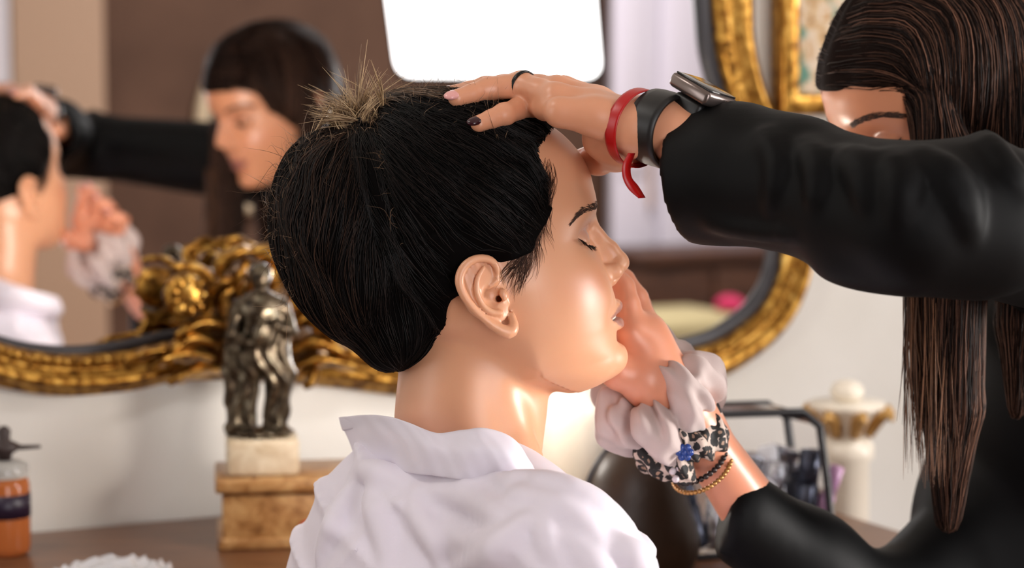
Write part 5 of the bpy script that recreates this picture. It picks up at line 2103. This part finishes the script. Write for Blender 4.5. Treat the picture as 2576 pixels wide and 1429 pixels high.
cutp = P(1722, 452, 1.522)
sl.fn(lambda x, y, z: (x - cutp[0]) * cutn[0] + (y - cutp[1]) * cutn[1] + (z - cutp[2]) * cutn[2] , 0.006, 'i')
sl.chain([sp_[0] + cutn * 0.08, sp_[0], sp_[1], sp_[2]], [0.0405, 0.0395, 0.0395, 0.030], 0.002, 's')
Vs, Qs = sl.mesh(2)
o = mesh_obj('left_sleeve', Vs, Qs, M['black'], artist)
o['label'] = 'wide black sleeve over the raised arm'

to = Field((0.12, 1.50, 0.02), (1.12, 2.30, 1.24), 0.007)
hipA = np.array([0.86, 1.86, 0.82])
to.chain([P(2660, 690, 1.80), P(2760, 950, 1.86), hipA], [0.085, 0.125, 0.155], 0.05)
to.chain([P(2680, 600, 1.66), P(2640, 640, 1.80), P(2620, 800, 1.95)], [0.062, 0.070, 0.055], 0.04)
to.chain([P(2620, 800, 1.95), P(2480, 1290, 1.87), P(2230, 1555, 1.785)], [0.055, 0.041, 0.042], 0.03)
to.chain([P(2230, 1555, 1.785), P(2030, 1420, 1.75), P(1850, 1292, 1.702)], [0.042, 0.039, 0.0365], 0.03)
to.chain([P(2640, 1050, 1.90), P(2580, 1300, 1.90), P(2560, 1560, 1.88)], [0.07, 0.085, 0.09], 0.04)
to.chain([hipA, np.array([0.88, 1.82, 0.4]), np.array([0.88, 1.82, 0.03])], [0.155, 0.16, 0.17], 0.05)
cn = np.array([-0.95, 0.0, 0.22])
cn /= np.linalg.norm(cn)
cpt_ = P(1862, 1290, 1.702)
s_ = to.sl(P(1700, 1500, 1.6) - 0.05, P(2000, 1100, 1.8) + 0.05)
X_, Y_, Z_ = to.axes(s_)
to.v[s_] = np.maximum(to.v[s_], (X_ - cpt_[0]) * cn[0] + (Y_ - cpt_[1]) * cn[1] + (Z_ - cpt_[2]) * cn[2] - 0.012)
to.fn(lambda x, y, z: (0.024 - z) + 0 * x + 0 * y, 0.0, 'i')
Vt, Qt = to.mesh(2)
o = mesh_obj('black_dress', Vt, Qt, M['black'], artist)
o['label'] = 'plain black dress'

# eyebrows and lashes
rng = np.random.default_rng(21)
for s in (-1, 1):
    bc = spline([(6.7, 5.1 * s, 3.75), (7.9, 4.2 * s, 4.25), (9.0, 3.0 * s, 4.2), (9.8, 1.6 * s, 3.75)], 120)
    bc = fa.project(bc, 0.0, 6)
    n = 260
    i = rng.integers(0, 112, n)
    p0 = bc[i] + np.stack([np.zeros(n), np.zeros(n), rng.uniform(-1, 1, n) * 0.22], 1)
    tg = bc[np.clip(i - 8, 0, 119)] - bc[np.clip(i + 4, 0, 119)]
    tg = tg / np.linalg.norm(tg, axis=1, keepdims=True) + rng.normal(0, 0.12, (n, 3))
    S = np.stack([fa.project(p0 + tg * 0.5 * t, 0.04, 3) for t in (0, 0.33, 0.66, 1)], 1)
    hair_patch('eyebrow', artist, HA.world(S.reshape(-1, 3)).reshape(S.shape), 0.00026, M['brow'])
    lp = fa.project(spline([(6.75, 4.45 * s, 1.95), (8.1, 3.6 * s, 1.45), (8.5, 2.8 * s, 1.32), (8.3, 1.8 * s, 1.5)], 40), 0.0, 5)
    p0 = lp[rng.integers(0, 40, 90)]
    g = fa.grad(p0)
    dr = g * 0.9 + np.array([0, 0, -0.5]) + rng.normal(0, 0.12, (90, 3))
    S = np.stack([p0 + dr * 0.75 * q + np.array([0, 0, 0.25]) * q * q for q in (0, 0.3, 0.65, 1)], 1)
    hair_patch('eyelashes', artist, HA.world(S.reshape(-1, 3)).reshape(S.shape), 0.0003, M['lash'])

# hair: cap over the skull plus long falls on both sides (head frame, cm)
ha = Field((-15, -13, -40), (19, 13, 15.2), 0.26)
hx = curve1([-9, -4, 0, 2, 4, 5.6, 6.5, 7.3, 10.5, 15.4], [4.6, 4.8, 5.0, 5.3, 5.9, 6.8, 9.0, 11.5, 11.5, 11.5])


def cap_a(x, y, z):
    ay = np.abs(y)
    xh = hx(z) - 0.10 * np.clip(ay - 4, 0, 5)
    ex = np.clip((xh - x) * 0.5, 0.1, 1.3) * (1 - 0.65 * sstep(5, 9, x))
    q = np.sqrt(((x - 0.5) / (10.15 + ex)) ** 2 + (y / (7.3 + ex)) ** 2 + ((z - 4.6) / (8.2 + ex)) ** 2)
    d = (q - 1) * 7.6 - 0.10 * np.sin(3 * np.arctan2(y, x - 2) * 4)
    return np.maximum(d, (x - xh) * 0.8)


ha.fn(cap_a)
dn = HA.local(HA.O + np.array([0, 0, -0.10]))          # 10 cm straight down in the head frame
dn = dn / np.linalg.norm(dn)
for s in (-1, 1):
    fx = 2.3 if s > 0 else -3.5
    a0 = np.array([2.6 + fx, 6.2 * s, 4.0])
    a1 = np.array([3.0 + fx, 7.2 * s, -1.0])
    a2 = a1 + dn * 9 + np.array([0.0, 0.8 * s, 0])
    a3 = a2 + dn * 10 + np.array([-0.3, 0.2 * s, 0])
    a4 = a3 + dn * 9 + np.array([0, -0.4 * s, 0])
    if s > 0:
        ha.chain([a0, a1, a2, a3, a4], [1.6, 2.4, 2.7, 2.3, 0.9], 0.9, kj=0.6)
        b0 = np.array([-2.5, 7.2, 2.0])
        ha.chain([b0, b0 + dn * 8 + np.array([-0.5, 0.4, 0]), b0 + dn * 18, b0 + dn * 25], [2.3, 2.4, 1.7, 0.6], 1.0, kj=0.6)
    else:
        ha.chain([a0, a1, a2, a3], [1.4, 1.9, 1.9, 0.8], 0.9, kj=0.6)
ha.chain([np.array([-6.5, 0, 3]), np.array([-7.5, 0, -4]), np.array([-7.5, 0, -4]) + dn * 12, np.array([-7, 0, -4]) + dn * 20], [4.5, 4.4, 3.4, 1.5], 1.0, kj=1.0)
Vq, Qq = ha.mesh(2)
ah = mesh_obj('hair', HA.world(Vq), Qq, M['hair_base'], artist, True, np.tile(np.array(srgb(24, 15, 12)), (len(Vq), 1)))
ah['label'] = 'long straight brown hair hanging beside the face'
A = Vq[Qq]
area = np.linalg.norm(np.cross(A[:, 2] - A[:, 0], A[:, 3] - A[:, 1]), axis=1)
n = 6500
pk_ = rng.choice(len(Qq), n, p=area / area.sum())
p0 = A[pk_].mean(1)
side = np.sign(p0[:, 1:2] + rng.normal(0, 0.6, (n, 1)))
tgt = p0 + dn * 60 + np.concatenate([0 * side, side * 8, 0 * side], 1)
S = [p0]
p = p0
lv = rng.uniform(0.0, 0.16, n)
for i in range(13):
    up_ = sstep(1.5, 6.5, p[:, 2:3]) * sstep(9.0, 4.0, np.abs(p[:, 1:2]))
    d = rng.normal(0, 0.05, (n, 3)) + dn[None] * (1 - 0.75 * up_) + up_ * np.concatenate([-0.75 * np.ones((n, 1)), side * 0.9, np.zeros((n, 1))], 1)
    g = ha.grad(p)
    d = d - g * np.sum(d * g, 1, keepdims=True) * 0.97
    d = d / (np.linalg.norm(d, axis=1, keepdims=True) + 1e-6)
    pn = p + d * 1.15
    v = ha.sample(pn)
    pr = ha.project(pn, 0.0, 2)
    pr = pr + ha.grad(pr) * lv[:, None]
    ok = (np.abs(v) < 1.0)[:, None]
    stop = ~ok[:, 0]
    p = np.where(stop[:, None], p, np.where(ok, pr, pn))
    S.append(p)
S = np.stack(S, 1)
seg = np.linalg.norm(np.diff(S, axis=1), axis=2)
dv = np.diff(S, axis=1) / (seg[..., None] + 1e-6)
cs_ = np.where(seg[:, 1:] > 0.2, np.sum(dv[:, 1:] * dv[:, :-1], 2), 1.0)
S = S[(seg.max(1) < 1.7) & (seg.sum(1) > 1.0) & (cs_.min(1) > 0.35)]
n = len(S)
col = hair_tint(n, rng, np.array(srgb(20, 12, 10)), np.array(srgb(112, 78, 62)), 3.4)
o = hair_patch('hair_strands', artist, HA.world(S.reshape(-1, 3)).reshape(S.shape), rng.uniform(0.0002, 0.0006, (n, 1)), M['hair'], 0.2, col)
o['kind'] = 'stuff'

# loose ends of the long fall beside the arm
n = 620
x0 = rng.uniform(2272, 2440, n)
y1 = rng.uniform(960, 1235, n) - 0.35 * np.abs(x0 - 2350)
xe = 2345 + (x0 - 2345) * rng.uniform(0.35, 1.0, n) + rng.normal(0, 14, n)
dd = 1.690 - 0.030 * np.sqrt(np.clip(1 - ((x0 - 2356) / 95) ** 2, 0, 1)) + rng.uniform(0, 0.02, n)
ph = rng.uniform(0, 6.28, n)
S = np.zeros((n, 12, 3))
for k, t in enumerate(np.linspace(0, 1, 12)):
    yy = 600 + (y1 - 600) * t
    xx = x0 + (xe - x0) * t ** 1.6 + 7 * np.sin(3.2 * t + ph) * t
    for i in range(n):
        S[i, k] = P(xx[i], yy[i], dd[i])
col = hair_tint(n, rng, np.array(srgb(26, 15, 12)), np.array(srgb(150, 108, 82)), 2.2)
o = hair_patch('loose_hair_ends', artist, S, rng.uniform(0.0002, 0.00055, (n, 1)), M['hair'], 0.12, col)
o['kind'] = 'stuff'
